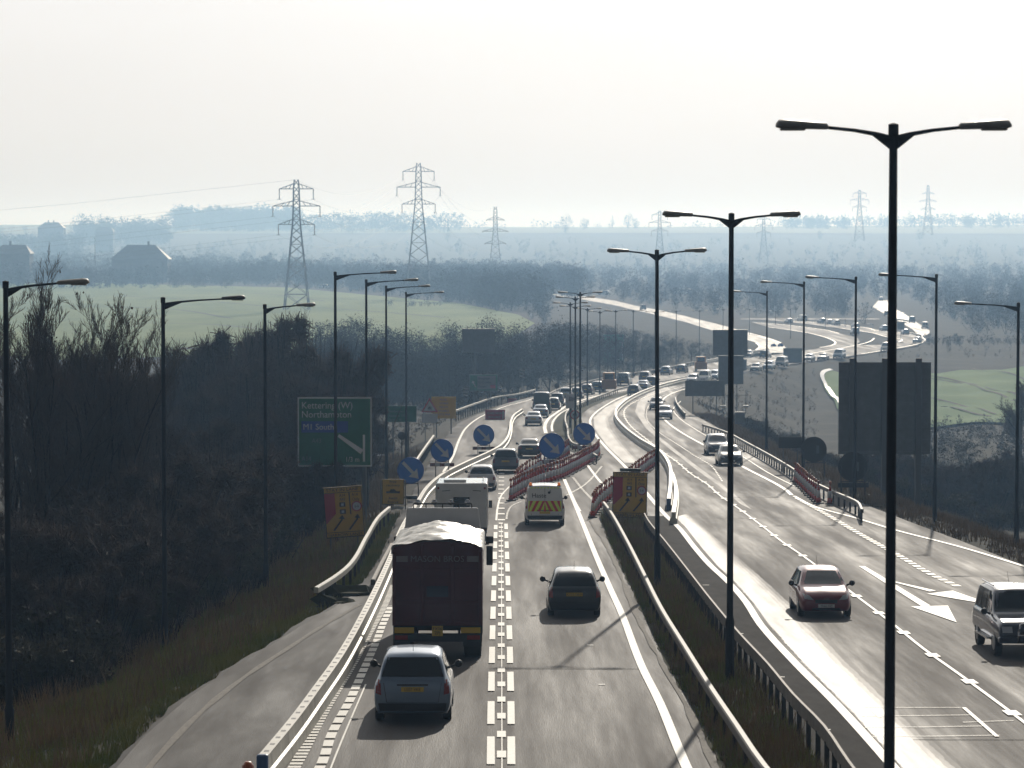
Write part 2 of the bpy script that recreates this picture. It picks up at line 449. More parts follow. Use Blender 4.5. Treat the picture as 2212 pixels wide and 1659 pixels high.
# tar joints, sealed cracks and darker repair patches
M['tar'] = mat('tar_seal', (0.022,0.021,0.020), 1.0, var=0.2, vscale=3, spec=0.05)
M['patch'] = mat('asphalt_patch', (0.034,0.032,0.031), 0.82, var=0.25, vscale=2.0, bump=0.3, bscale=50, spec=0.25)
acc = MB()
for y, x0, x1 in ((1668,1100,1440),(1446,1112,1395),(1120,1480,1700),(1600,1930,2212),(960,1110,1178),(1010,1385,1500)):
    line([(x0, y + random.uniform(-1, 1)), ((x0+x1)/2, y + random.uniform(-1.5, 1.5)), (x1, y + random.uniform(-1, 1))], 0.05, sheetlist=acc, h=0.016, step=1.0)
tag(acc.build('tar_joints', M['tar']), kind='structure')
# ---- central reserve soil strips
sheet('central_reserve', [(1600,1760),(1548,1643),(1494,1529),(1440,1440),(1386,1318),(1340,1226),(1312,1165),(1296,1120),(1290,1095)],
      [(1850,1760),(1730,1590),(1666,1508),(1586,1413),(1507,1299),(1468,1245),(1424,1185),(1397,1140),(1390,1112),(1330,1085)], M['reserve'], h=0.02, n=90, jag=0.03)
sheet('central_reserve', [(1240,975),(1212,950),(1199,934),(1195,921),(1201,905),(1218,886),(1250,871),(1300,858),(1370,843),(1460,828),(1560,806),(1650,790)],
      [(1285,985),(1276,950),(1262,925),(1256,905),(1258,893),(1275,880),(1310,864),(1375,848),(1463,832),(1563,809),(1652,793),(1654,793)], M['reserve'], h=0.02, n=120)
# ---- markings
acc = MB()
PL1 = [(1060,1760),(1061,1512),(1071,1135)]; PL2 = [(1105,1760),(1103.5,1512),(1093,1132)]; PLm = [(1083.5,1760),(1083,1500),(1082,1130)]
line(PL1, 0.17, dash=(4.2, 2.1), sheetlist=acc); line(PL2, 0.17, dash=(4.2, 2.1), sheetlist=acc)
line([(1083.5,1742),(1083,1500),(1082,1130)], 0.20, dash=(1.0, 2.15), sheetlist=acc)
line([(1084.5,1760),(1084,1500),(1083,1130)], 0.025, sheetlist=acc, h=0.020)
line([(1072,1125),(1075,1097),(1083,1071),(1100,1052)], 0.10, sheetlist=acc)
line([(1094,1122),(1098,1104),(1111,1090),(1128,1084)], 0.10, dash=(0.5,0.3), sheetlist=acc)
line([(1083,1125),(1083,1040),(1086,1000)], 0.35, dash=(1.0, 4.0), sheetlist=acc)
line([(1530,1760),(1478,1648),(1426,1521),(1386,1440),(1345,1332),(1318,1272),(1291,1210),(1260,1134),(1243,1092),(1219,1036)], 0.22, sheetlist=acc)
# two rows of short white blocks beside the steel barrier
line([(575,1760),(639,1654),(700,1538),(760,1437),(800,1362),(833,1301),(845,1265)], 0.27, dash=(0.30, 0.18), sheetlist=acc, step=1.0)
line([(632,1760),(696,1649),(715,1591),(734,1553),(753,1520),(778,1465),(811,1392),(827,1350),(845,1310)], 0.22, dash=(0.95, 0.33), sheetlist=acc, step=1.0)
line([(680,1760),(717,1655),(790,1480)], 0.04, sheetlist=acc)
line([(958,1020),(976.5,990),(993,948),(1007,924.5),(1030,905.7),(1046,897),(1078,883),(1097,876.6),(1130,868),(1199,847),(1260,835)], 0.20, sheetlist=acc)
line([(1179,936),(1177,920.6),(1185,905),(1201,893),(1228,875.6),(1300,853),(1380,838),(1470,823),(1570,802)], 0.35, sheetlist=acc)
line([(1193,932),(1192,921),(1197,907),(1214,891),(1240,878)], 0.22, sheetlist=acc)
# oncoming carriageway
line([(1990,1730),(1900,1625),(1805.5,1521),(1724,1440),(1643,1350.6),(1611,1301),(1571,1256),(1535,1223),(1501.6,1185),(1466,1140),(1440,1116),(1402.6,1073),(1357,1016),(1306,963.5),(1277,922.5),(1277,903),(1306,877.6),(1353,854),(1430,833)], 0.24, sheetlist=acc)
line([(1265,1000),(1300,1045),(1340,1085)], 0.18, sheetlist=acc)
line([(1238,1032),(1262,1062),(1300,1100)], 0.15, dash=(0.6,0.5), sheetlist=acc)
line([(1225,1070),(1260,1050),(1300,1008)], 0.12, dash=(0.3,0.2), sheetlist=acc)
line([(1233,1068),(1246,1095),(1252,1105)], 0.2, sheetlist=acc)
M5 = [(2300,1630),(2212,1561.6),(2154,1518),(2072,1457.7),(1995.5,1403),(1938,1356.6),(1889,1318),(1853,1291),(1763,1222.6),(1724.8,1195),(1689,1170.7),(1651,1140.6),(1590,1095),(1555,1071),(1529,1047.6),(1492,1023.5),(1464.6,1000),(1431.5,976.6),(1395,948),(1362,920),(1348,896),(1352,882),(1372,868),(1410,852),(1470,837),(1560,815)]
line(M5, 0.10, sheetlist=acc)
line(M5, 0.34, h=0.030, dash=(0.9, 5.4), sheetlist=acc)
line([(1560,1040),(1535,1006),(1500,984.5),(1464.6,961),(1431,939.6),(1404,916),(1396,896.6),(1406,871),(1430,856),(1480,841)], 0.12, dash=(1.2, 1.0), sheetlist=acc)
line([(1710,1070),(1695,1057),(1607,1010),(1519,961),(1470.5,933.7),(1439,910),(1424,888),(1428,868),(1452,850),(1500,835),(1560,820)], 0.24, sheetlist=acc)
line([(1715,1072),(1760,1095),(1850,1120),(1935,1146),(2072,1181.6),(2212,1224),(2400,1285)], 0.20, sheetlist=acc)
line([(1722,1077),(1800,1120),(1834,1140.6),(1897,1176),(1946,1203.5),(2011.7,1241.7),(2069,1267.7)], 0.30, dash=(0.75, 0.55), sheetlist=acc)
line([(1470.5,867),(1454.8,883),(1466.6,902.5),(1499.7,926),(1529,943.5),(1607,988.3),(1656,1019.6),(1715,1050)], 0.10, h=0.02, sheetlist=acc)  # kerb edge and its reflected highlight along the outer shoulder, drawn in white paint
for p in ([(1862,1430),(2075,1430)], [(1862,1449),(2100,1446)], [(1862,1474),(2133,1470)], [(1862,1494),(2160,1490)], [(2080,1462),(2190,1458)]):
    p = [( x, y * 1.0 + 100) for x, y in p]
    line(p, 0.045, sheetlist=acc)
line([(2082,1530),(2154,1593)], 0.10, sheetlist=acc); line([(1882,1533),(1902,1552)], 0.10, sheetlist=acc)
for x, y in ((1688,1464),(1787,1578),(1599,1370),(1525,1265),(1300,1480),(1275,1395)):
    line([(x-7,y),(x+7,y)], 0.10, sheetlist=acc)
# arrows
def flat_poly(pts, h=0.024):
    vs = [tuple(G(*p, 0)) for p in pts]; vs = [(x, y, z + h) for x, y, z in vs]
    a = Vector(vs[1]) - Vector(vs[0]); b = Vector(vs[2]) - Vector(vs[1])
    if a.cross(b).z < 0: vs = vs[::-1]
    acc.add(vs, [tuple(range(len(vs)))])
flat_poly([(1855,1224),(1868,1224),(2010,1309.5),(1990,1310.5)]); flat_poly([(1968,1311.5),(2047.5,1309.5),(2066.6,1345.6)])
flat_poly([(1928,1258),(1937,1258),(2022,1277),(2008,1279)]); flat_poly([(2002,1284),(2058,1277),(2112,1296),(2108,1302)])
# far lines
for p in ([(1661,690.8),(1740.8,694.7),(1812.7,701),(1872,708.3),(1918.6,717),(1960,718.3),(1992.4,729.6),(1997.4,737),(1972,745.8),(1910,757),(1860,765)],
          [(1625,696.3),(1687.7,701),(1740.8,707.2),(1781.4,712.7),(1812.7,720.5)],
          [(1656.5,706.4),(1703,712.7),(1750,720.5),(1789.3,731.4),(1804.8,740.8),(1794,747),(1770.6,751)],
          [(1816,709),(1853.6,714.6),(1884.9,719.6),(1917.4,728.3),(1947,733),(1940,740)],
          [(1888.6,730.8),(1878.6,738.3),(1851,745.8),(1797,755.8),(1730,768),(1650,782)],
          [(1633,741),(1640.8,748.6),(1633,756.4)], [(1616,719),(1656.5,729.9),(1687.7,740.8)],
          [(1700,778),(1650,786),(1560,801),(1480,818),(1400,832)]):
    line(p, 0.45, h=0.05, sheetlist=acc, step=6)
tag(acc.build('road_markings_and_edge_highlight', M['paint']), kind='structure')
acc = MB()
line([(250,1760),(328,1653),(437,1537),(531,1462),(625,1400),(688,1359),(778,1307)], 0.16, sheetlist=acc, jit=0.25)
line([(1600,1760),(1543,1656),(1480,1521),(1440,1453),(1372,1324),(1326,1210),(1274,1125)], 0.14, sheetlist=acc, jit=0.3)
tag(acc.build('worn_road_markings', M['paint_worn']), kind='structure')
# concrete kerb edge along the left shoulder
# ---- fields, draped on the terrain
def field(name, outline, m, h=0.25, n=26, ny=40):
    """outline: left list and right list of picture points near->far"""
    L = [T(*p) for p in outline[0]]; Rr = [T(*p) for p in outline[1]]
    def rs(P, k):
        P = np.array([tuple(p) for p in P]); t = np.linspace(0, len(P) - 1, k); i = np.arange(len(P))
        return np.c_[np.interp(t, i, P[:, 0]), np.interp(t, i, P[:, 1])]
    a = rs(L, ny); b = rs(Rr, ny); V = []
    for j in range(n + 1):
        p = a + (b - a) * j / n
        V.append(np.c_[p, H(p[:, 0], p[:, 1]) + h])
    V = np.stack(V, 1).reshape(-1, 3)
    i = (np.arange(ny - 1)[:, None] * (n + 1) + np.arange(n)[None, :]).ravel()
    Fq = np.stack([i, i + 1, i + n + 2, i + n + 1], -1)
    v = V[Fq[0]]
    if np.cross(v[1] - v[0], v[2] - v[1])[2] < 0: Fq = Fq[:, ::-1]
    return tag(np_mesh(name, V, Fq, m, smooth=True), kind='structure')
field('field', ([(-900,790),(-700,700),(-500,640),(-300,606)], [(1060,760),(1155,700),(1120,682),(1000,658)]), M['field'])
field('field', ([(-300,607),(-100,604)], [(1000,657),(620,622)]), M['field'], ny=8)
field('field', ([(1840,935),(1800,865),(1777,832),(1785,800)], [(2900,885),(2900,845),(2900,805),(2900,762)]), M['field2'], h=0.35)
field('field', ([(-1500,506),(-1500,500),(-1500,494)], [(3700,506),(3700,496),(3700,487)]), M['field3'], h=1.2, n=120)

def draped(name, pts, width, m, h):
    S = smooth_path(np.array([tuple(T(*p)) for p in pts]), 3.0); d = np.gradient(S, axis=0); nn_ = np.c_[-d[:, 1], d[:, 0]] / np.linalg.norm(d, axis=1)[:, None]
    A_ = S - nn_ * width/2; B_ = S + nn_ * width/2; k = len(S)
    V = np.stack([np.c_[A_, H(A_[:, 0], A_[:, 1]) + h], np.c_[B_, H(B_[:, 0], B_[:, 1]) + h]], 1).reshape(-1, 3); i = np.arange(k-1)*2
    Fq = np.stack([i, i+2, i+3, i+1], -1)
    v = V[Fq[0]]
    if np.cross(v[1] - v[0], v[2] - v[1])[2] < 0: Fq = Fq[:, ::-1]
    return tag(np_mesh(name, V, Fq, m), kind='structure')
for q in ([(1998,815),(2060,826),(2140,845),(2260,878)], [(1998,820),(2060,831),(2140,851),(2260,886)], [(1998,863),(2070,880),(2150,900)], [(1998,868),(2065,886),(2140,905)], [(2100,800),(2200,818),(2320,845)]):
    draped('wheel_tracks', q, 0.7, M['wheel_track'], 0.42)
for q in ([(250,640),(420,650),(620,668)], [(150,662),(330,668),(500,690)], [(300,700),(420,702),(560,712)], [(420,630),(560,636),(700,652)], [(700,668),(820,676),(960,688)]):
    draped('wheel_tracks', q, 1.6, M['wheel_track'], 0.33)
draped('water', [(1796,803),(1780,808),(1777,822),(1786,840),(1800,860),(1818,882)], 0.8, M['water'], 0.45)
# ================================================================ vehicles
M['tyre'] = mat('tyre_rubber', (0.018,0.018,0.018), 0.85)
M['rim'] = mat('wheel_rim', (0.35,0.36,0.37), 0.35, metal=0.8)
M['glass'] = mat('vehicle_glass', (0.012,0.016,0.018), 0.08, spec=0.8, var=0.3, vscale=2.0)
M['trim'] = mat('black_trim', (0.02,0.02,0.022), 0.6)
M['tail'] = mat('red_lens', (0.22,0.012,0.010), 0.2, spec=0.6)
M['lamp'] = mat('clear_lens', (0.42,0.44,0.47), 0.12, metal=0.3, spec=0.8)
M['amber'] = mat('amber_lens', (0.85,0.20,0.01), 0.25, emit=(1.0,0.25,0.02), es=0.35)
M['plate_y'] = mat('yellow_plate', (0.62,0.42,0.03), 0.45)
M['plate_w'] = mat('white_plate', (0.7,0.7,0.68), 0.45)
M['ink'] = mat('black_lettering', (0.015,0.015,0.015), 0.6)
M['white_ink'] = mat('white_lettering', (0.72,0.73,0.72), 0.55)
M['grey_ink'] = mat('grey_lettering', (0.22,0.20,0.20), 0.6)
M['chrome'] = mat('chrome', (0.6,0.6,0.62), 0.12, metal=1.0)
def paint_mat(name, col, metal=0.3):
    return mat(name, col, 0.32, metal=metal, coat=0.9, var=0.08, vscale=1.5, rvar=0.05)
PC = {k: paint_mat(k + '_paint', c, m) for k, (c, m) in {
    'silver': ((0.16,0.22,0.31), 0.4), 'pale_silver': ((0.42,0.45,0.50), 0.5), 'black': ((0.012,0.013,0.016), 0.2), 'white': ((0.72,0.72,0.71), 0.0),
    'red': ((0.17,0.008,0.018), 0.15), 'navy': ((0.015,0.022,0.045), 0.3), 'dark_green': ((0.018,0.035,0.035), 0.3), 'grey': ((0.09,0.10,0.11), 0.5),
    'blue': ((0.03,0.07,0.16), 0.3), 'charcoal': ((0.03,0.032,0.036), 0.4), 'maroon': ((0.05,0.012,0.014), 0.2)}.items()}
def text_obj(s, size, m, name, parent, loc, rot, align='CENTER', ext=0.0, sx=1.0):
    cu = bpy.data.curves.new('lettering_curve', 'FONT')
    cu.body = s; cu.size = size; cu.align_x = align; cu.align_y = 'CENTER'; cu.extrude = ext; cu.resolution_u = 3
    tmp = bpy.data.objects.new('tmp', cu)
    me = bpy.data.meshes.new_from_object(tmp)
    bpy.data.objects.remove(tmp); bpy.data.curves.remove(cu)
    me.name = name
    me.materials.clear(); me.materials.append(m)
    o = bpy.data.objects.new(name, me)
    o.location = loc; o.rotation_euler = rot; o.scale = (sx, 1, 1)
    return link(o, parent)
# ---- lofted body. Stations run from the REAR (y=0) to the FRONT (y=L); ring points go from the sill to the roof centre.
def body_shell(S, W, subn=2):
    """S: list of (y, wfac, z_sill, z_shoulder, z_top, top_half_width_fac, tumble) -> dense vertices"""
    rings = []
    for (y, wf, zs, zb, zt, tf) in S:
        hw = W / 2 * wf; hs = W / 2 * tf
        up = zt - zb
        pts = [(hw * 0.90, zs), (hw * 0.99, zs + (zb - zs) * 0.30), (hw, zs + (zb - zs) * 0.62), (hw * 0.975, zs + (zb - zs) * 0.90), (hw * 0.93, zb),
               (hs + (hw * 0.93 - hs) * 0.55, zb + up * 0.45), (hs + (hw*0.93-hs) * 0.12, zb + up * 0.88), (hs * 0.86, zb + up * 0.975), (hs * 0.45, zt), (0, zt + 0.01)]
        full = [(-x, z) for x, z in pts[:-1]] + [pts[-1]] + [(x, z) for x, z in pts[:-1][::-1]]
        rings.append([(x, y, z) for x, z in full])
    Rg = np.array(rings)                       # stations x ring x 3
    n = Rg.shape[0]
    # densify along the length, limited Catmull-Rom
    def dens(A, k):
        out_ = []
        for i in range(len(A) - 1):
            p0 = A[max(i-1, 0)]; p1 = A[i]; p2 = A[i+1]; p3 = A[min(i+2, len(A)-1)]
            for t in np.linspace(0, 1, k, endpoint=False):
                m1 = (p2 - p0) * 0.5; m2 = (p3 - p1) * 0.5
                d = p2 - p1
                m1 = np.clip(m1, -abs(d) * 1.2, abs(d) * 1.2); m2 = np.clip(m2, -abs(d) * 1.2, abs(d) * 1.2)
                out_.append((2*t**3-3*t**2+1)*p1 + (t**3-2*t**2+t)*m1 + (-2*t**3+3*t**2)*p2 + (t**3-t**2)*m2)
        out_.append(A[-1])
        return np.array(out_)
    D = dens(Rg, subn)
    D = np.swapaxes(dens(np.swapaxes(D, 0, 1), 2), 0, 1)
    ns, nr = D.shape[:2]
    V = D.reshape(-1, 3).tolist(); Fc = []
    for i in range(ns - 1):
        for j in range(nr - 1):
            Fc.append((i*nr+j, i*nr+j+1, (i+1)*nr+j+1, (i+1)*nr+j))
        Fc.append((i*nr+nr-1, i*nr, (i+1)*nr, (i+1)*nr+nr-1))
    Fc.append(tuple(range(nr))[::-1]); Fc.append(tuple((ns-1)*nr + k for k in range(nr)))
    return V, Fc
def cast_patch(bvh, corners, axis, side, nx=6, ny=5, off=0.008):
    """corners: 4 (a, z) pairs; axis 'y' casts along y (rear side=-1, front side=+1), 'x' casts along x"""
    V = []; ok = True
    for j in range(ny + 1):
        for i in range(nx + 1):
            u, v = i / nx, j / ny
            a = [(1-u)*(1-v)*corners[0][k] + u*(1-v)*corners[1][k] + u*v*corners[2][k] + (1-u)*v*corners[3][k] for k in (0, 1)]
            if axis == 'y': o = Vector((a[0], side * 20, a[1])); d = Vector((0, -side, 0))
            else: o = Vector((side * 10, a[0], a[1])); d = Vector((-side, 0, 0))
            hit, nrm, _, _ = bvh.ray_cast(o, d)
            if hit is None:
                V.append(None)
            else:
                V.append(hit - d * off)
    fs = []
    for j in range(ny):
        for i in range(nx):
            q = (j*(nx+1)+i, j*(nx+1)+i+1, (j+1)*(nx+1)+i+1, (j+1)*(nx+1)+i)
            if all(V[k] is not None for k in q): fs.append(q)
    V = [v if v is not None else Vector((0, 0, 0.5)) for v in V]
    return V, fs
STY = {
 # name: (L, W, stations, glass rects)   stations: (y, wf, z_sill, z_shoulder, z_top, top half-width factor)
 'hatch': (4.05, 1.72, [(0.0,.86,.38,.62,.66,.80),(0.03,.95,.26,.72,.92,.84),(0.10,.98,.22,.86,.98,.80),(0.30,1.0,.20,.93,1.22,.74),(0.55,1.0,.19,.95,1.42,.67),(1.1,1.0,.18,.95,1.49,.67),(1.9,1.0,.18,.93,1.50,.67),
            (2.35,1.0,.18,.92,1.42,.68),(2.9,1.0,.18,.90,1.08,.80),(3.1,.99,.18,.88,.98,.80),(3.6,.96,.20,.80,.88,.78),(3.9,.90,.22,.68,.76,.74),(4.02,.82,.26,.58,.64,.70),(4.05,.74,.32,.5,.54,.66)]),
 'mpv': (4.36, 1.80, [(0.0,.88,.40,.66,.70,.80),(0.03,.96,.28,.78,.98,.84),(0.10,.98,.24,.92,1.06,.80),(0.28,1.0,.22,.99,1.34,.76),(0.48,1.0,.20,1.0,1.56,.70),(1.1,1.0,.19,1.0,1.62,.69),(2.0,1.0,.18,.98,1.62,.69),
            (2.6,1.0,.18,.97,1.52,.70),(3.2,1.0,.18,.95,1.12,.80),(3.4,.99,.18,.92,1.02,.80),(3.9,.96,.20,.84,.92,.78),(4.2,.90,.22,.72,.80,.74),(4.33,.82,.26,.62,.68,.70),(4.36,.74,.32,.5,.56,.66)]),
 'saloon': (4.55, 1.76, [(0.0,.86,.38,.62,.66,.80),(0.03,.95,.26,.80,.92,.82),(0.12,.98,.22,.90,1.00,.80),(0.70,1.0,.20,.92,1.03,.78),(0.95,1.0,.19,.93,1.12,.74),(1.45,1.0,.18,.93,1.40,.66),(2.0,1.0,.18,.92,1.44,.66),(2.5,1.0,.18,.91,1.42,.66),
            (2.75,1.0,.18,.90,1.34,.68),(3.35,1.0,.18,.88,1.02,.80),(3.6,.99,.18,.86,.95,.80),(4.1,.96,.20,.78,.86,.78),(4.4,.90,.22,.68,.74,.74),(4.52,.82,.26,.58,.64,.70),(4.55,.74,.32,.5,.54,.66)]),
 'suv': (4.75, 1.80, [(0.0,.90,.50,.80,.84,.84),(0.03,.97,.42,.95,1.10,.86),(0.08,.99,.40,1.06,1.30,.84),(0.25,1.0,.38,1.10,1.72,.78),(0.5,1.0,.36,1.10,1.80,.76),(1.5,1.0,.36,1.10,1.84,.76),(2.4,1.0,.36,1.09,1.82,.76),
            (2.75,1.0,.36,1.08,1.74,.76),(3.2,1.0,.36,1.06,1.22,.84),(3.4,1.0,.36,1.04,1.12,.84),(4.2,.98,.38,1.00,1.06,.84),(4.6,.96,.42,.94,.99,.84),(4.72,.94,.46,.80,.84,.84),(4.75,.90,.5,.66,.70,.84)]),
 'van': (4.85, 1.92, [(0.0,.93,.42,1.0,1.10,.86),(0.03,.97,.32,1.1,1.80,.84),(0.08,.99,.30,1.12,1.93,.82),(0.5,1.0,.28,1.12,1.97,.82),(2.0,1.0,.28,1.12,1.98,.82),(3.0,1.0,.28,1.10,1.96,.80),(3.35,1.0,.28,1.08,1.86,.78),
            (4.05,1.0,.28,1.04,1.18,.84),(4.3,.98,.28,.98,1.06,.82),(4.65,.94,.30,.82,.9,.78),(4.82,.86,.34,.66,.72,.74),(4.85,.78,.38,.55,.6,.7)]),
}
_cache = {}
def car_proto(style, facing, big):
    """meshes for one style; facing decides which end gets the fine detail"""
    key = (style, facing, big)
    if key in _cache: return _cache[key]
    L, W, S = STY[style]
    V, Fc = body_shell(S, W)
    # cut wheel arches by flattening: dark arches added as discs
    bvh = BVHTree.FromPolygons([Vector(v) for v in V], Fc)
    parts = {}
    parts['body'] = (V, Fc)
    zt = max(s[4] for s in S); zb = S[len(S)//2][3]
    hr = W / 2 * S[len(S)//2][5]
    # rear window
    zr0 = S[2][4] + 0.02; 
    if style == 'saloon': zr0 = S[4][4] - 0.04
    wlow = W/2*0.80; whi = hr * 0.93
    top = zt - (0.12 if style != 'van' else 0.22)
    rear = []
    if style == 'van':
        rear.append(((-wlow*.93, 1.14), (-0.04, 1.14), (-0.04, top-.06), (-whi*.86, top-.06))); rear.append(((0.04, 1.14), (wlow*.93, 1.14), (whi*.86, top-.06), (0.04, top-.06)))
    else:
        rear.append(((-wlow, zr0), (wlow, zr0), (whi, top), (-whi, top)))
    parts['rear_windows'] = [cast_patch(bvh, r, 'y', -1, 10, 8) for r in rear]
    # windscreen
    cow = [s for s in S if s[0] > L * 0.6]
    zc = {'hatch': 1.02, 'mpv': 1.07, 'saloon': 0.98, 'suv': 1.18, 'van': 1.16}[style]
    parts['windscreen'] = [cast_patch(bvh, ((-W/2*.84, zc), (W/2*.84, zc), (hr*.95, zt - .10), (-hr*.95, zt - .10)), 'y', 1, 10, 8)]
    # side windows
    sw = []
    y_r = {'hatch': .42, 'mpv': .40, 'saloon': 1.15, 'suv': .35, 'van': 2.75}[style]
    y_f = {'hatch': 2.75, 'mpv': 3.05, 'saloon': 3.1, 'suv': 3.05, 'van': 3.85}[style]
    yt_r = {'hatch': .72, 'mpv': .62, 'saloon': 1.55, 'suv': .48, 'van': 2.75}[style]
    yt_f = {'hatch': 2.25, 'mpv': 2.5, 'saloon': 2.6, 'suv': 2.65, 'van': 3.30}[style]
    nwin = {'hatch': 3, 'mpv': 3, 'saloon': 2, 'suv': 3, 'van': 1}[style]
    zlo, zhi = zb + 0.05, zt - 0.13
    for side in (-1, 1):
        for k in range(nwin):
            a0, a1 = k / nwin + 0.012, (k + 1) / nwin - 0.012
            q = ((y_r + (y_f-y_r)*a0, zlo), (y_r + (y_f-y_r)*a1, zlo), (yt_r + (yt_f-yt_r)*a1, zhi), (yt_r + (yt_f-yt_r)*a0, zhi))
            sw.append(cast_patch(bvh, q, 'x', side, 4, 4))
    parts['side_windows'] = sw
    # lights
    zl = zb - 0.06
    hw = W / 2
    if style in ('suv', 'van', 'mpv', 'hatch'):
        tl = ((hw*.80, zb-.30), (hw*.95, zb-.26), (hw*.93, zb+.06 if style != 'suv' else zb+.12), (hw*.82, zb+.04))
        if style == 'van': tl = ((hw*.88, .85), (hw*.965, .85), (hw*.94, 1.35), (hw*.87, 1.35))
    else:
        tl = ((hw*.62, zb-.20), (hw*.94, zb-.20), (hw*.92, zb-.02), (hw*.66, zb-.04))
    parts['tail_light'] = [cast_patch(bvh, [(s*a, z) for a, z in tl], 'y', -1, 3, 4, 0.015) for s in (-1, 1)]
    zh = {'hatch': .66, 'mpv': .70, 'saloon': .64, 'suv': .82, 'van': .78}[style]
    hl = ((hw*.46, zh-.08), (hw*.80, zh-.04), (hw*.86, zh+.13), (hw*.62, zh+.07)) if style != 'suv' else ((hw*.55, zh-.09), (hw*.86, zh-.09), (hw*.88, zh+.08), (hw*.56, zh+.08))
    parts['headlight'] = [cast_patch(bvh, [(s*a, z) for a, z in hl], 'y', 1, 4, 3, 0.015) for s in (-1, 1)]
    zp = {'hatch': .74, 'mpv': .80, 'saloon': .72, 'suv': .72, 'van': .66}[style]
    parts['rear_plate'] = [cast_patch(bvh, ((-.26, zp-.055), (.26, zp-.055), (.26, zp+.055), (-.26, zp+.055)), 'y', -1, 2, 1, 0.022)]
    zf = {'hatch': .40, 'mpv': .42, 'saloon': .38, 'suv': .56, 'van': .45}[style]
    parts['front_plate'] = [cast_patch(bvh, ((-.26, zf-.055), (.26, zf-.055), (.26, zf+.055), (-.26, zf+.055)), 'y', 1, 2, 1, 0.024)]
    parts['rear_bumper'] = [cast_patch(bvh, ((-hw*.84, S[1][2]+.02), (hw*.84, S[1][2]+.02), (hw*.88, S[1][2]+.20), (-hw*.88, S[1][2]+.20)), 'y', -1, 8, 2, 0.012)]
    parts['grille'] = [cast_patch(bvh, ((-hw*.40, zf+.09), (hw*.40, zf+.09), (hw*.42, zf+.20), (-hw*.42, zf+.20)), 'y', 1, 6, 2, 0.012),
                       cast_patch(bvh, ((-hw*.55, zf-.16), (hw*.55, zf-.16), (hw*.5, zf-.07), (-hw*.5, zf-.07)), 'y', 1, 6, 2, 0.012)]
    _cache[key] = (parts, L, W, zt, zb, zp, zf, bvh)
    return _cache[key]
def clean(V, f):
    used = sorted({i for q in f for i in q}); mp_ = {k: n for n, k in enumerate(used)}
    return [tuple(V[i]) for i in used], [tuple(mp_[i] for i in q) for q in f]
def merged(patches):
    m = MB()
    for V, f in patches: m.add(*clean(V, f))
    return m
_meshcache = {}
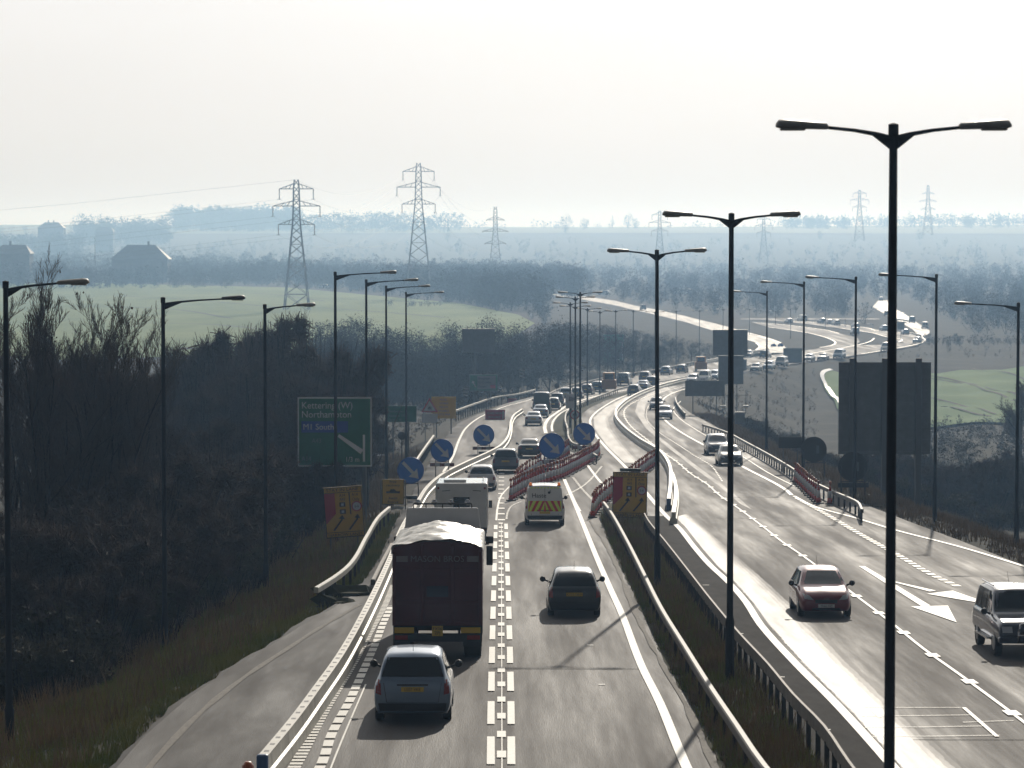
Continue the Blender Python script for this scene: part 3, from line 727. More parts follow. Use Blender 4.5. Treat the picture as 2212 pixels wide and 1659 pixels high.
def car(style, colour, loc, rz, label, cat='car', group=None, facing='away', detail=2, name='car', sc=1.0, reg=None):
    parts, L, W, zt, zb, zp, zf, bvh = car_proto(style, facing, detail)
    root = empty(name, loc, rz, sc)
    tag(root, label, cat, group)
    def P(part, builder, m, smooth=True):
        k = (style, part)
        if k not in _meshcache:
            o = builder().build(part, m, root, smooth=smooth)
            _meshcache[k] = o.data
        else:
            o = bpy.data.objects.new(part, _meshcache[k]); link(o, root)
        if o.data.materials and m is not o.data.materials[0]:
            o.material_slots[0].link = 'OBJECT'; o.material_slots[0].material = m
        return o
    def each(part, key, m):
        for k, pt in enumerate(parts[key]):
            kk = (style, part, k)
            if kk not in _meshcache: _meshcache[kk] = merged([pt]).build(part, m, root, smooth=True).data
            else: link(bpy.data.objects.new(part, _meshcache[kk]), root)
    bo = P('body', lambda: MB().add(*parts['body']), PC[colour])
    glass = M['glass']
    each('rear_window', 'rear_windows', glass)
    P('windscreen', lambda: merged(parts['windscreen']), glass)
    each('side_window', 'side_windows', glass); each('tail_light', 'tail_light', M['tail']); each('headlight', 'headlight', M['lamp'])
    P('rear_bumper', lambda: merged(parts['rear_bumper']), M['trim'])
    each('grille', 'grille', M['trim'])
    if detail > 1 or facing == 'away': P('rear_plate', lambda: merged(parts['rear_plate']), M['plate_y'])
    if detail > 1 or facing != 'away': P('front_plate', lambda: merged(parts['front_plate']), M['plate_w'])
    # wheels
    r = 0.31 if style not in ('suv', 'van') else 0.37
    for yy in (L * 0.19, L * 0.81):
        for s in (-1, 1):
            k = (style, 'wheel')
            if k not in _meshcache:
                wo = MB().lathe([(r*.55, -.09), (r*.96, -.10), (r, -.06), (r, .06), (r*.96, .10), (r*.55, .09)], 18, axis='x').build('wheel', M['tyre'], root, smooth=False)
                _meshcache[k] = wo.data
                ro = MB().lathe([(r*.1, -.115), (r*.55, -.10), (r*.60, -.08), (r*.60, .08), (r*.55, .10), (r*.1, .115)], 14, axis='x').build('rim', M['rim'], wo)
                _meshcache[(style, 'rim')] = ro.data
            else:
                wo = link(bpy.data.objects.new('wheel', _meshcache[k]), root)
                ro = link(bpy.data.objects.new('rim', _meshcache[(style, 'rim')]), wo)
            wo.location = (s * (W/2 - 0.115), yy, r)
    if detail >= 1:
        ym = L * {'hatch': .655, 'mpv': .68, 'saloon': .69, 'suv': .65, 'van': .80}[style]
        for s in (-1, 1):
            k = (style, 'mirror', s)
            if k not in _meshcache:
                mo = MB().lathe([(0.02, -.07), (0.085, -.05), (0.10, 0), (0.085, .05), (0.03, .08)], 8, org=(s*(W/2+.12), ym, zb+.10), axis='y')
                mo.bar((s*(W/2-.06), ym, zb+.02), (s*(W/2+.06), ym, zb+.08), .03)
                _meshcache[k] = mo.build('mirror', M['trim'], root, smooth=True).data
            else: link(bpy.data.objects.new('mirror', _meshcache[k]), root)
    if detail >= 2:
        a = MB().bar((0, 0.62 if facing == 'away' else 1.2, zt), (0, 0.38 if facing == 'away' else 0.9, zt + .30), .008, .004, n=4)
        a.build('aerial', M['trim'], root)
        # shut lines of the tailgate or bonnet, seats seen through the glass stay dark
        def cutline(q, off=0.006, side=-1):
            m_ = MB()
            for (x0, z0), (x1, z1) in zip(q[:-1], q[1:]):
                v, f = cast_patch(bvh, ((x0-.006, z0-.004), (x1-.006, z1-.004), (x1+.006, z1+.004), (x0+.006, z0+.004)), 'y', side, 8, 1, off)
                m_.add([tuple(p) for p in v], f)
            return m_
        hw = W / 2
        if facing == 'away':
            q = [(-hw*.74, zb-.02), (-hw*.66, .50), (hw*.66, .50), (hw*.74, zb-.02)]
            cutline(q).build('tailgate_seam', M['trim'], root)
            v, f = cast_patch(bvh, ((-hw*.40, zp+.08), (hw*.40, zp+.08), (hw*.40, zp+.12), (-hw*.40, zp+.12)), 'y', -1, 4, 1, 0.02)
            MB().add([tuple(p) for p in v], f).build('tailgate_handle', M['trim'], root)
            hit = bvh.ray_cast(Vector((0, -20, zt-.16)), Vector((0, 1, 0)))[0]
            w_ = MB().bar((0, hit.y-.02, zt-.16), (hw*.42, hit.y-.03, zt-.40), .007, .005, n=4)
            if reg:
                hit = bvh.ray_cast(Vector((0, -20, zp)), Vector((0, 1, 0)))[0]
                text_obj(reg, 0.105, M['ink'], 'lettering', root, (0, hit.y - 0.030, zp - .005), (math.pi/2, 0, 0), sx=0.9)
        else:
            q = [(-hw*.60, zf+.24), (hw*.60, zf+.24)]
            cutline(q, 0.008, 1).build('bonnet_seam', M['trim'], root)
            if reg:
                hit = bvh.ray_cast(Vector((0, 20, zf)), Vector((0, -1, 0)))[0]
                text_obj(reg, 0.105, M['ink'], 'lettering', root, (0, hit.y + 0.032, zf - .005), (math.pi/2, 0, math.pi), sx=0.9)
    return root
# ---- guides give the heading of the traffic
def guide(pts): return smooth_path(np.array([tuple(G(*p)) for p in pts]), 3.0)
GL = guide([(1083,1760),(1083,1300),(1083,1135),(1086,1070),(1105,1020),(1135,965),(1158,918),(1172,895),(1200,874),(1250,853),(1320,838),(1400,819),(1500,799),(1620,779),(1740,763),(1850,745)])
GR = guide([(2212,1561),(1853,1291),(1651,1140),(1539,1057),(1431,976),(1372,920),(1362,890),(1385,865),(1440,848),(1560,815),(1700,788),(1860,763),(1960,748)])
GS = guide([(1187,636),(1366,665),(1484,690),(1600,719),(1670,738),(1670,752),(1640,766),(1500,800)])
GF = guide([(1661,691),(1741,698),(1816,706),(1885,714),(1950,724),(1975,738),(1900,756)])
GD = guide([(1910,649),(1925,672),(1965,700),(2000,722)])
def heading(p, g):
    i = int(np.argmin((g[:, 0] - p.x)**2 + (g[:, 1] - p.y)**2))
    a, b = g[max(i-1, 0)], g[min(i+1, len(g)-1)]
    return math.atan2(-(b[0]-a[0]), b[1]-a[1])          # rotation about z turning +y onto the tangent
def tilt(o, p, rz, ln=4.0):
    """lay the vehicle along the slope of the road"""
    f = Vector((-math.sin(rz), math.cos(rz), 0))
    z0, z1 = float(zr(p.y)), float(zr(p.y + f.y * ln))
    pitch = math.atan2(z1 - z0, ln)
    o.rotation_mode = 'XYZ'; o.rotation_euler = (pitch, 0, rz)
def put_away(style, colour, dx, dy, label, g=GL, **k):
    p = G(dx, dy); rz = heading(p, g)
    o = car(style, colour, p, rz, label, facing='away', **k); tilt(o, p, rz); return o
def put_toward(style, colour, dx, dy, label, g=GR, **k):
    p = G(dx, dy); rz = heading(p, g) + math.pi
    L = STY[style][0]
    f = Vector((-math.sin(rz), math.cos(rz), 0))
    q = p - f * L; q.z = float(zr(q.y))
    o = car(style, colour, q, rz, label, facing='toward', **k); tilt(o, q, rz); return o
GA = 'vehicles in the queue leading away'; GT = 'vehicles coming the other way'
put_away('mpv', 'silver', 891, 1564, 'silver people carrier with aerial, nearest car behind the red tipper lorry', group=GA, reg='LS07 VKE')
put_away('hatch', 'black', 1241, 1334, 'black hatchback with dark windows alone in the lane beside the lorry', group=GA, reg='KX55 OBW')
put_away('hatch', 'white', 1040, 1060, 'small white hatchback just ahead of the white motorhome', group=GA, detail=1)
put_away('mpv', 'grey', 1092, 1022, 'grey people carrier next to the start of the front cone row', group=GA, detail=1)
put_away('saloon', 'black', 1143, 990, 'black saloon between the grey people carrier and the big blue arrow sign', group=GA, detail=1)
put_away('saloon', 'pale_silver', 1152, 920, 'pale silver saloon beside the end of the curved white barrier', group=GA, detail=1)
put_away('saloon', 'silver', 1167, 903, 'silver saloon half hidden behind the pale silver saloon', group=GA, detail=1)
put_away('hatch', 'charcoal', 1194, 886, 'dark hatchback squeezed in beside the tall dark green van', group=GA, detail=1)
put_away('mpv', 'navy', 1203, 877.5, 'dark blue estate car just ahead of the tall dark green van', group=GA, detail=1)
put_away('mpv', 'pale_silver', 1221, 864, 'light blue-silver estate left of the three median lamp posts', group=GA, detail=1)
put_away('hatch', 'grey', 1244, 861, 'grey car hidden behind the cluster of median lamp posts', group=GA, detail=1)
put_away('hatch', 'maroon', 1266, 853, 'dark maroon hatchback right of the three median lamp posts', group=GA, detail=1)
put_away('hatch', 'charcoal', 1288, 846, 'dark car left of the orange plant beside the median', group=GA, detail=1)
put_away('van', 'grey', 1345, 833, 'grey minibus right of the orange plant beside the median', cat='van', group=GA, detail=1)
put_away('mpv', 'grey', 1391, 824.5, 'grey high-roofed van ahead of the grey minibus', cat='van', group=GA, detail=1)
put_away('hatch', 'silver', 1436, 810, 'silver car behind the lone median lamp post at the bend', group=GA, detail=0)
put_away('hatch', 'charcoal', 1470, 806, 'dark hatchback in front of the pale bridge parapet', group=GA, detail=0)
put_away('hatch', 'grey', 1367, 854, 'grey hatchback, last of three cars inside the white barriers', g=GR, group=GA, detail=1)
put_away('saloon', 'silver', 1386, 843, 'silver saloon, middle one of three cars inside the white barriers', g=GR, group=GA, detail=1)
put_away('mpv', 'grey', 1405, 836, 'grey estate, first of three cars inside the white barriers', g=GR, group=GA, detail=1)
put_away('hatch', 'charcoal', 1619, 771, 'dark car joining from the slip road right of the big sign back', g=GS, group=GA, detail=0)
put_away('mpv', 'grey', 1648, 773.5, 'grey car below the pair of small blue arrow signs', g=GL, group=GA, detail=0)
# oncoming
put_toward('hatch', 'red', 1785, 1336, 'dark red hatchback with round front badge coming towards the camera', group=GT, reg='YN62 EZJ')
put_toward('suv', 'navy', 2226, 1424, 'dark blue off-roader with roof rails and bull bar at right edge', cat='off-roader', group=GT, name='off_roader', reg='P831 KVM')
put_toward('mpv', 'navy', 1552, 984, 'dark blue people carrier with sun glint on its roof', group=GT, detail=1)
put_toward('saloon', 'black', 1580, 1007, 'black saloon just in front of the dark blue people carrier', group=GT, detail=1)
put_toward('hatch', 'pale_silver', 1436, 906.5, 'silver hatchback rounding the bend behind a lamp post', group=GT, detail=1)
put_toward('hatch', 'navy', 1418, 886, 'dark hatchback following the silver one round the bend', group=GT, detail=1)
put_toward('van', 'white', 1518, 827, 'white van at the back of the bunch above the dark sign board', cat='van', group=GT, detail=1, name='van')
put_toward('hatch', 'pale_silver', 1493, 829, 'silver car with bright headlight left of the white van', group=GT, detail=1)
put_toward('mpv', 'silver', 1538, 821, 'silver people carrier right of the white van', group=GT, detail=1)
FARW = 'distant oncoming cars'
for st, c, x, y, lab in (('hatch','grey',1629,803,'grey car right of the lower grey board, nearest of the distant queue'),
    ('mpv','silver',1657,799,'silver people carrier beside the thin right-hand lamp post'),
    ('van','charcoal',1683,793,'dark van left of the dark square board'),
    ('hatch','pale_silver',1744,781,'pale car just right of the dark square board'),
    ('saloon','charcoal',1773,779,'dark saloon in the gap between two right-hand lamp posts'),
    ('van','silver',1808,775,'silver van above the left edge of the large grey sign back'),
    ('van','white',1910,759,'white van partly behind the tallest lamp post'),
    ('hatch','silver',1978,741,'silver car on the outside of the furthest bend')):
    put_toward(st, c, x, y, lab, group=FARW, detail=0)
for st, c, x, y, lab, g in (('hatch','silver',1952,722,'silver car entering the furthest bend by the small board', GF),
    ('van','white',1997,709,'white van low on the gleaming distant road', GD), ('van','grey',1969,696.5,'grey van higher up on the gleaming distant road', GD),
    ('mpv','charcoal',1915,681,'dark car highest up on the gleaming distant road', GD),
    ('mpv','white',1903,649,'white car at the top end of the gleaming distant road', GD),
    ('hatch','pale_silver',1699,697.5,'pale car leftmost on the distant upper carriageway', GF), ('van','white',1727,693,'white van second on the distant upper carriageway', GF),
    ('mpv','grey',1770,698,'grey car in the middle of the distant upper carriageway', GF), ('hatch','white',1786,700,'white car just left of the close pair on the far carriageway', GF),
    ('mpv','white',1801,702,'white people carrier right of the close pair on the far carriageway', GF), ('hatch','silver',1843,708,'silver car left of the fourth right-hand lamp post, far off', GF),
    ('mpv','silver',1905,714,'silver car just left of the tallest lamp post, far off', GF), ('van','grey',1843,722,'grey van below the others where the far carriageways cross', GF)):
    put_toward(st, c, x, y, lab, g=g, group=FARW, detail=0)
for x, y, lab in ((1387,669,'dark lorry alone on the sloping slip road'),):
    put_toward('van', 'charcoal', x, y, lab, g=GS, cat='lorry', group=FARW, detail=0, name='lorry')
# cars in the far car park by the barn, just glints
for x, y, lab in ((268,590,'pale car leftmost outside the dark barn'),(283,592,'pale car second from left outside the dark barn'),(345,591,'pale car right of the barn door'),(437,604,'silver car on the lane right of the barn'),
                  (456,606,'silver car furthest right on the lane from the barn'),(710,623,'white car parked by the field edge behind the lamps'),(1317,637,'white car alone in the misty yard'),(1498,636,'white lorry glinting in the far yard')):
    p = T(x, y); o = car('mpv', 'white', p, random.uniform(1.2, 2.0), lab, group='cars parked on the far side of the valley', detail=0); o.scale = (1.3, 1.3, 1.3) if 'lorry' not in lab else (2, 2, 1.6)
# ---- extras for the near vehicles
van = put_away('van', 'white', 1177, 1137, 'white maintenance van with red and yellow chevrons and two beacons', cat='van', group=GA, name='maintenance_van')
# repaint its rear: white blank doors without windows, chevron board
for ch in list(van.children):
    if ch.name.startswith('rear_window'): bpy.data.objects.remove(ch)
W_, L_ = 1.92, 4.85
_bv = _cache[('van', 'away', 2)][7]
def rear_patch(q, m, name, off=0.012, nx=6, ny=4, parent=None):
    v, f = cast_patch(_bv, q, 'y', -1, nx, ny, off)
    return MB().add([tuple(p) for p in v], f).build(name, m, parent)
M['chev_y'] = mat('chevron_yellow', (0.72,0.88,0.05), 0.5); M['chev_r'] = mat('chevron_red', (0.62,0.04,0.03), 0.5)
door = rear_patch(((-.80, .62), (.80, .62), (.74, 1.80), (-.74, 1.80)), PC['white'], 'rear_doors', 0.010, parent=van)
rear_patch(((-.80, .72), (.80, .72), (.79, 1.22), (-.79, 1.22)), M['chev_y'], 'chevron_panel', 0.016, 12, 3, parent=van)
mr = MB()
for s in (-1, 1):
    for k in range(4):
        x0 = -0.12 + k * 0.30
        q = [(x0+.04, .72), (x0 + .18, .72), (x0 - .21 + .14, 1.22), (x0 - .21, 1.22)]
        q = [(min(.79, max(0.0, a)) * s, z) for a, z in q]
        v, f = cast_patch(_bv, q, 'y', -1, 3, 3, 0.022); mr.add([tuple(p) for p in v], f)
mr.build('chevron_stripes', M['chev_r'], van)
mr = MB()
for k in range(-4, 5):
    v, f = cast_patch(_bv, ((k*.16-.05, 1.82), (k*.16+.03, 1.82), (k*.155+.06, 1.88), (k*.155-.02, 1.88)), 'y', -1, 1, 1, 0.02); mr.add([tuple(p) for p in v], f)
mr.build('roof_edge_stripes', M['chev_y'], van)
ln_ = cast_patch(_bv, ((-.008, .62), (.008, .62), (.008, 1.82), (-.008, 1.82)), 'y', -1, 1, 6, 0.020); MB().add([tuple(p) for p in ln_[0]], ln_[1]).build('door_seam', M['trim'], van)
hit = _bv.ray_cast(Vector((0, -20, 1.5)), Vector((0, 1, 0)))[0]
text_obj('Haste', 0.30, M['ink'], 'lettering', van, (-.28, hit.y - .035, 1.47), (math.pi/2 - 0.04, 0, 0))
mk = MB(); mk.lathe([(0.035, -.004), (.06, -.004), (.06, .004), (.035, .004)], 14, org=(.20, hit.y - .03, 1.62), axis='y'); mk.box(.24, .27, hit.y-.035, hit.y-.025, 1.60, 1.74)
mk.build('emblem', M['ink'], van)
for s in (-1, 1):
    b = MB().lathe([(0.07, 0), (0.075, .03), (.065, .12), (.03, .15)], 10, org=(s*.68, .22, 1.95)).build('beacon', M['amber'], van, smooth=True)
    MB().box(s*.68-.10, s*.68+.10, .12, .32, 1.90, 1.955).build('beacon_mount', M['trim'], b)
for s in (-1, 1):
    MB().bar((s*.62, -.04, .40), (s*.62, .1, .40), .03).build('bumper_end', M['trim'], van)
# off-roader extras
suv = [o for o in bpy.data.objects if o.name.startswith('off_roader')][0]
Ls = 4.75
for s in (-1, 1):
    MB().bar((s*.66, .5, 1.87), (s*.66, 2.5, 1.86), .022).build('roof_rail', M['chrome'], suv)
bb = MB()
for s in (-1, 1):
    bb.bar((s*.36, Ls+.06, .45), (s*.34, Ls+.10, .78), .032); bb.bar((s*.34, Ls+.10, .78), (s*.28, Ls+.05, .98), .032)
bb.bar((-.28, Ls+.05, .98), (.28, Ls+.05, .98), .032); bb.bar((-.35, Ls+.09, .66), (.35, Ls+.09, .66), .032)
bb.build('bull_bar', M['chrome'], suv, smooth=True)
MB().box(-.88, .88, Ls-.12, Ls+.06, .44, .62).build('front_bumper', PC['navy'], suv, bevel=.04)
for s in (-1, 1):
    MB().box(s*.93-.06, s*.93+.06, 1.3, 3.3, .42, .47).build('side_step', M['chrome'], suv)
# red hatch badge
rh = [o for o in bpy.data.objects if o.get('label', '').startswith('dark red hatchback')][0]
bvh_ = _cache[('hatch', 'toward', 2)][7]
h_ = bvh_.ray_cast(Vector((0, 20, .60)), Vector((0, -1, 0)))[0]
mk = MB()
for k in range(14):
    a0, a1 = 2*math.pi*k/14, 2*math.pi*(k+1)/14
    mk.bar((.08*math.cos(a0), h_.y+.012, .60+.06*math.sin(a0)), (.08*math.cos(a1), h_.y+.012, .60+.06*math.sin(a1)), .008, n=4)
mk.bar((-.05, h_.y+.014, .63), (0, h_.y+.014, .585), .007, n=4); mk.bar((.05, h_.y+.014, .63), (0, h_.y+.014, .585), .007, n=4)
mk.build('emblem', M['chrome'], rh)
# tall dark van in the queue
tv = put_away('van', 'dark_green', 1169.5, 895, 'tall dark green panel van ahead of the silver saloons', cat='van', group=GA, detail=1, name='panel_van')
tv.scale = (1.08, 1.1, 1.28)
for ch in list(tv.children):
    if ch.name.startswith('rear_window'): bpy.data.objects.remove(ch)
# ================================================================ tipper lorry
M['tip'] = mat('tipper_red_paint', (0.075,0.005,0.010), 0.5, var=0.25, vscale=1.2, coat=0.2)
M['tarp'] = mat('silvery_tarpaulin', (0.70,0.68,0.62), 0.36, var=0.12, vscale=1.5, spec=0.6)
def tipper():
    p = G(945, 1425); rz = heading(p, GL)
    root = empty('tipper_lorry', p, rz); tag(root, 'dark red tipper lorry with silvery sheet over its load', 'lorry', GA)
    W, zf_, zt_ = 2.50, 1.35, 3.02; L = 6.6; h = W / 2
    b = MB()
    b.box(-h+.02, h-.02, 0.02, L, 1.05, zt_)
    b.build('tipper_body', M['tip'], root, bevel=.02)
    # arched tailboard
    t = MB(); prof = [(-h, .95), (h, .95)] + [(h * math.cos(a), zt_ + .02 + .24 * math.sin(a)) for a in np.linspace(0, math.pi, 13)]
    n = len(prof); vs = [(x, -.06, z) for x, z in prof] + [(x, .019, z) for x, z in prof]
    t.add(vs, [tuple(range(n)), tuple(range(n, 2*n))[::-1]] + [(k, n+k, n+(k+1) % n, (k+1) % n) for k in range(n)])
    tb = t.build('tailboard', M['tip'], root)
    r = MB()
    for x in (-h+.06, -.42, .42, h-.06): r.box(x-.05, x+.05, -.13, -.062, .98, zt_+(.0 if abs(x) > 1 else .17))
    for z in (.98, 1.55, 2.45): r.box(-h+.12, h-.12, -.105, -.063, z, z+.10)
    r.build('tailboard_ribs', M['tip'], tb, bevel=.01)
    text_obj('MASON BROS', 0.24, M['grey_ink'], 'lettering', tb, (0, -.14, 2.80), (math.pi/2, 0, 0))
    for s in (-1, 1): MB().box(s*.98-.16, s*.98+.16, -.075, -.061, 2.72, 2.88).build('reflective_plate', M['grey_ink'], tb)
    MB().box(-.30, .30, -.075, -.061, 1.75, 2.05).build('warning_panel', PC['navy'], tb)
    # tarpaulin: a saggy sheet with folds
    nu_, nv = 34, 54; V = []
    for j in range(nv + 1):
        for i in range(nu_ + 1):
            u = i / nu_ * 2 - 1; yy = -.07 + (L + .05) * j / nv
            a = abs(u)
            x = (h + .03) * min(1.0, a * 1.18) * (1 if u >= 0 else -1)
            z = zt_ + .06 + .22 * max(0, 1 - min(1, a * 1.05) ** 1.5) + .42 * math.sin(math.pi * min(1, yy / L * .9 + .05)) * max(0, 1 - (a * 1.18) ** 2) * .55
            if a > .85: z -= (a - .85) / .15 * .22
            z += .028 * math.sin(yy * 4.2 + u * 5.5) * (1 - a * .3) + .018 * math.sin(yy * 9 - u * 8) + .018 * math.sin(yy * 17 + u * 13) + random.uniform(-.012, .012)
            V.append((x, yy, z + .03))
    Fq = [(j*(nu_+1)+i, j*(nu_+1)+i+1, (j+1)*(nu_+1)+i+1, (j+1)*(nu_+1)+i) for j in range(nv) for i in range(nu_)]
    MB().add(V, Fq).build('tarpaulin', M['tarp'], root, smooth=True)
    MB().box(-h+.35, h-.35, .3, L+1.8, .78, 1.04).build('chassis', M['trim'], root)
    # under-run bar, lamps, plate, guards
    ub = MB(); ub.box(-h+.06, h-.06, -.02, .10, .50, .72); ub.bar((-.6, .05, .6), (-.6, .4, .95), .04); ub.bar((.6, .05, .6), (.6, .4, .95), .04)
    ubo = ub.build('underrun_bar', M['trim'], root, bevel=.01)
    for s in (-1, 1):
        MB().box(s*.92-.27, s*.92+.27, -.035, -.021, .74, .90).build('marker_board', M['plate_y'], ubo)
        MB().box(s*1.0-.18, s*1.0+.18, -.04, -.021, .56, .68).build('tail_light', M['tail'], root)
    pl = MB().box(-.15, .15, -.04, -.021, .66, .94).build('rear_plate', M['plate_y'], root)
    text_obj('FX06', .12, M['ink'], 'lettering', pl, (0, -.045, .86), (math.pi/2, 0, 0)); text_obj('ZPJ', .12, M['ink'], 'lettering', pl, (0, -.045, .74), (math.pi/2, 0, 0))
    for yy in (.75, 2.1, 7.0):
        for s in (-1, 1):
            wo = MB().lathe([(.28, -.22), (.50, -.24), (.52, -.2), (.52, .2), (.50, .24), (.28, .22)], 22, org=(s*(h-.28), yy, .52), axis='x').build('wheel', M['tyre'], root)
            MB().lathe([(.05, -.20), (.27, -.215), (.27, .215), (.05, .20)], 16, org=(s*(h-.28), yy, .52), axis='x').build('hub', M['rim'], wo)
            if yy < 3:
                MB().box(s*(h-.28)-.26, s*(h-.28)+.26, yy-.62, yy-.58, .35, 1.0).build('mudflap', M['trim'], root)
    # cab
    cb = MB(); cb.box(-h+.04, h-.04, L+.35, L+2.3, .75, 3.0); cab_ = cb.build('cab', M['cabw'], root, bevel=.09)
    df = MB(); y0, y1 = L+.45, L+1.9
    df.add([(-h+.08,y0,3.0),(h-.08,y0,3.0),(h-.16,y0+.1,3.82),(-h+.16,y0+.1,3.82),(-h+.12,y1,3.0),(h-.12,y1,3.0),(h-.4,y1-.5,3.6),(-h+.4,y1-.5,3.6)],
           [(0,1,2,3),(1,5,6,2),(5,4,7,6),(4,0,3,7),(3,2,6,7)])
    df.build('roof_deflector', M['cabw'], cab_, bevel=.05)
    lb = MB(); lb.bar((-.88, y0+.05, 3.93), (.88, y0+.05, 3.93), .025)
    for x in (-.88, -.5, 0, .5, .88): lb.bar((x, y0+.05, 3.80), (x, y0+.05, 3.93), .018)
    lbo = lb.build('light_bar', M['trim'], cab_)
    for x in (-.75, -.25, .25, .75): MB().lathe([(.02,-.06),(.09,-.03),(.09,.04)], 10, org=(x, y0+.1, 3.97), axis='y').build('spot_lamp', M['chrome'], lbo)
    for s in (-1, 1):
        MB().box(s*(h+.16)-.10, s*(h+.16)+.10, L+2.05, L+2.16, 1.95, 2.55).build('mirror', M['trim'], cab_, bevel=.03)
        MB().box(s*(h+.16)-.12, s*(h+.16)+.12, L+2.02, L+2.16, 2.62, 2.85).build('mirror', M['trim'], cab_, bevel=.03)
        MB().bar((s*(h-.06), L+2.1, 2.6), (s*(h+.14), L+2.1, 2.6), .02).build('mirror_arm', M['trim'], cab_)
        MB().box(s*(h-.03)-.012, s*(h-.03)+.012, L+1.0, L+2.0, 1.8, 2.6).build('side_window', M['glass'], cab_)
    MB().box(-h+.2, h-.2, L+2.301, L+2.32, 1.75, 2.7).build('windscreen', M['glass'], cab_)
    tilt(root, p, rz, 8)
M['cabw'] = paint_mat('cab_white_paint', (0.55,0.56,0.58), 0.0)
tipper()
# ================================================================ motorhome
def motorhome():
    p = G(997, 1172); rz = heading(p, GL)
    root = empty('motorhome', p, rz); tag(root, 'white motorhome with small rear window between lorry cab and hatchback', 'motorhome', GA)
    h = 1.15
    bo = MB(); bo.box(-h, h, 0, 5.0, .55, 2.62); body = bo.build('body', PC['white'], root, bevel=.08)
    cb = MB(); cb.box(-h+.12, h-.12, 4.9, 6.6, .45, 1.15); cb.add([(-h+.1,4.95,1.15),(h-.1,4.95,1.15),(h-.1,6.2,1.15),(-h+.1,6.2,1.15),(-h+.15,4.95,2.3),(h-.15,4.95,2.3),(h-.2,5.5,2.2),(-h+.2,5.5,2.2)],
          [(0,1,5,4),(1,2,6,5),(2,3,7,6),(3,0,4,7),(4,5,6,7)])
    cb.build('cab', PC['white'], root, bevel=.06)
    fr = MB().box(-.36, .36, -.03, .01, 1.42, 2.0).build('rear_window', M['trim'], root, bevel=.03)
    MB().box(-.31, .31, -.045, -.031, 1.47, 1.95).build('window_pane', M['glass'], fr)
    MB().box(-h+.03, h-.03, -.09, .05, .42, .66).build('rear_bumper', M['trim'], root, bevel=.03)
    for s in (-1, 1):
        MB().box(s*.95-.08, s*.95+.08, -.10, -.091, .48, .60).build('tail_light', M['tail'], root)
        MB().lathe([(.02,-.03),(.05,-.02),(.05,.02)], 8, org=(s*1.02, -.02, 2.40), axis='y').build('marker_lamp', M['tail'], root)
        MB().bar((s*.5, -.02, 2.30), (s*.85, -.02, 2.27), .012).build('grab_rail', M['trim'], root)
        for yy in (1.3, 5.6): MB().lathe([(.2,-.11),(.33,-.12),(.33,.12),(.2,.11)], 16, org=(s*(h-.2), yy, .33), axis='x').build('wheel', M['tyre'], root)
        MB().box(s*(h+.10)-.08, s*(h+.10)+.08, 5.75, 5.85, 1.2, 1.55).build('mirror', M['trim'], root)
    MB().box(-.8, .2, .7, 1.3, 2.62, 2.74).build('roof_vent', PC['white'], root, bevel=.03)
    MB().bar((.95, .3, 2.72), (.95, 3.5, 2.72), .025).build('roof_rail', M['chrome'], root); 
    MB().box(h+.001, h+.012, 1.0, 2.0, 1.45, 1.95).build('side_window', M['glass'], root); MB().box(h+.001, h+.01, 2.6, 3.2, .6, 2.3).build('door', M['trim'], root)
    MB().box(-.26, .26, -.105, -.091, .50, .60).build('rear_plate', M['plate_y'], root)
    tilt(root, p, rz, 6)
motorhome()
# ================================================================ street lamps
M['pole'] = mat('lamp_column_paint', (0.018,0.022,0.030), 0.75, var=0.3, vscale=1.5, spec=0.2)
M['lantern'] = mat('lantern_housing', (0.24,0.235,0.22), 0.5, var=0.2, vscale=6)
M['lantern_dark'] = mat('dark_lantern_housing', (0.03,0.032,0.035), 0.5, var=0.2, vscale=6)
M['bowl'] = mat('lantern_bowl', (0.3,0.3,0.28), 0.3)
def lantern(x0, s, z, parent, m):
    """cast-iron-like sodium lantern: a long tapering housing; x0 is where it starts, s the side it points to"""
    mb = MB(); n = 8; prof = [(0, .07, .055), (.03, .10, .085), (.30, .13, .10), (.62, .15, .115), (.74, .14, .105), (.78, .10, .05)]
    vs = []
    for (l, hw, hh) in prof:
        for k in range(n):
            t = 2*math.pi*k/n
            vs.append((x0 + s*l, hw*math.cos(t), z + 0.035 * l + (hh * math.sin(t) if math.sin(t) > 0 else hh*.25*math.sin(t))))
    fs = [(j*n+k, j*n+(k+1)%n, (j+1)*n+(k+1)%n, (j+1)*n+k) for j in range(len(prof)-1) for k in range(n)]
    fs += [tuple(range(n))[::-1], tuple(range((len(prof)-1)*n, len(prof)*n))]
    if s < 0: fs = [f[::-1] for f in fs]
    o = mb.add(vs, fs).build('lantern', m, parent, smooth=True)
    b = MB().box(min(x0+s*.34, x0+s*.72), max(x0+s*.34, x0+s*.72), -.10, .10, z-.035, z+.005).build('bowl', M['bowl'], o, bevel=.02)
    return o
def arm(s, reach, z, parent):
    m = MB(); pts = [(.0, -.02), (s*reach*.25, .05), (s*reach*.6, .11), (s*reach, .15)]
    for (a, za), (b, zb), ra, rb in zip(pts[:-1], pts[1:], (.045, .035, .028), (.035, .028, .026)):
        m.bar((a, 0, z+za), (b, 0, z+zb), ra, rb, n=6)
    m.add([(0,-.012,z-.22),(0,.012,z-.22),(s*reach*.36,.012,z+.06),(s*reach*.36,-.012,z+.06),(0,-.012,z+.02),(0,.012,z+.02)],
          [(0,1,2,3),(3,2,5,4),(0,3,4),(1,5,2)])
    return m.build('arm', M['pole'], parent)
_lampcache = {}
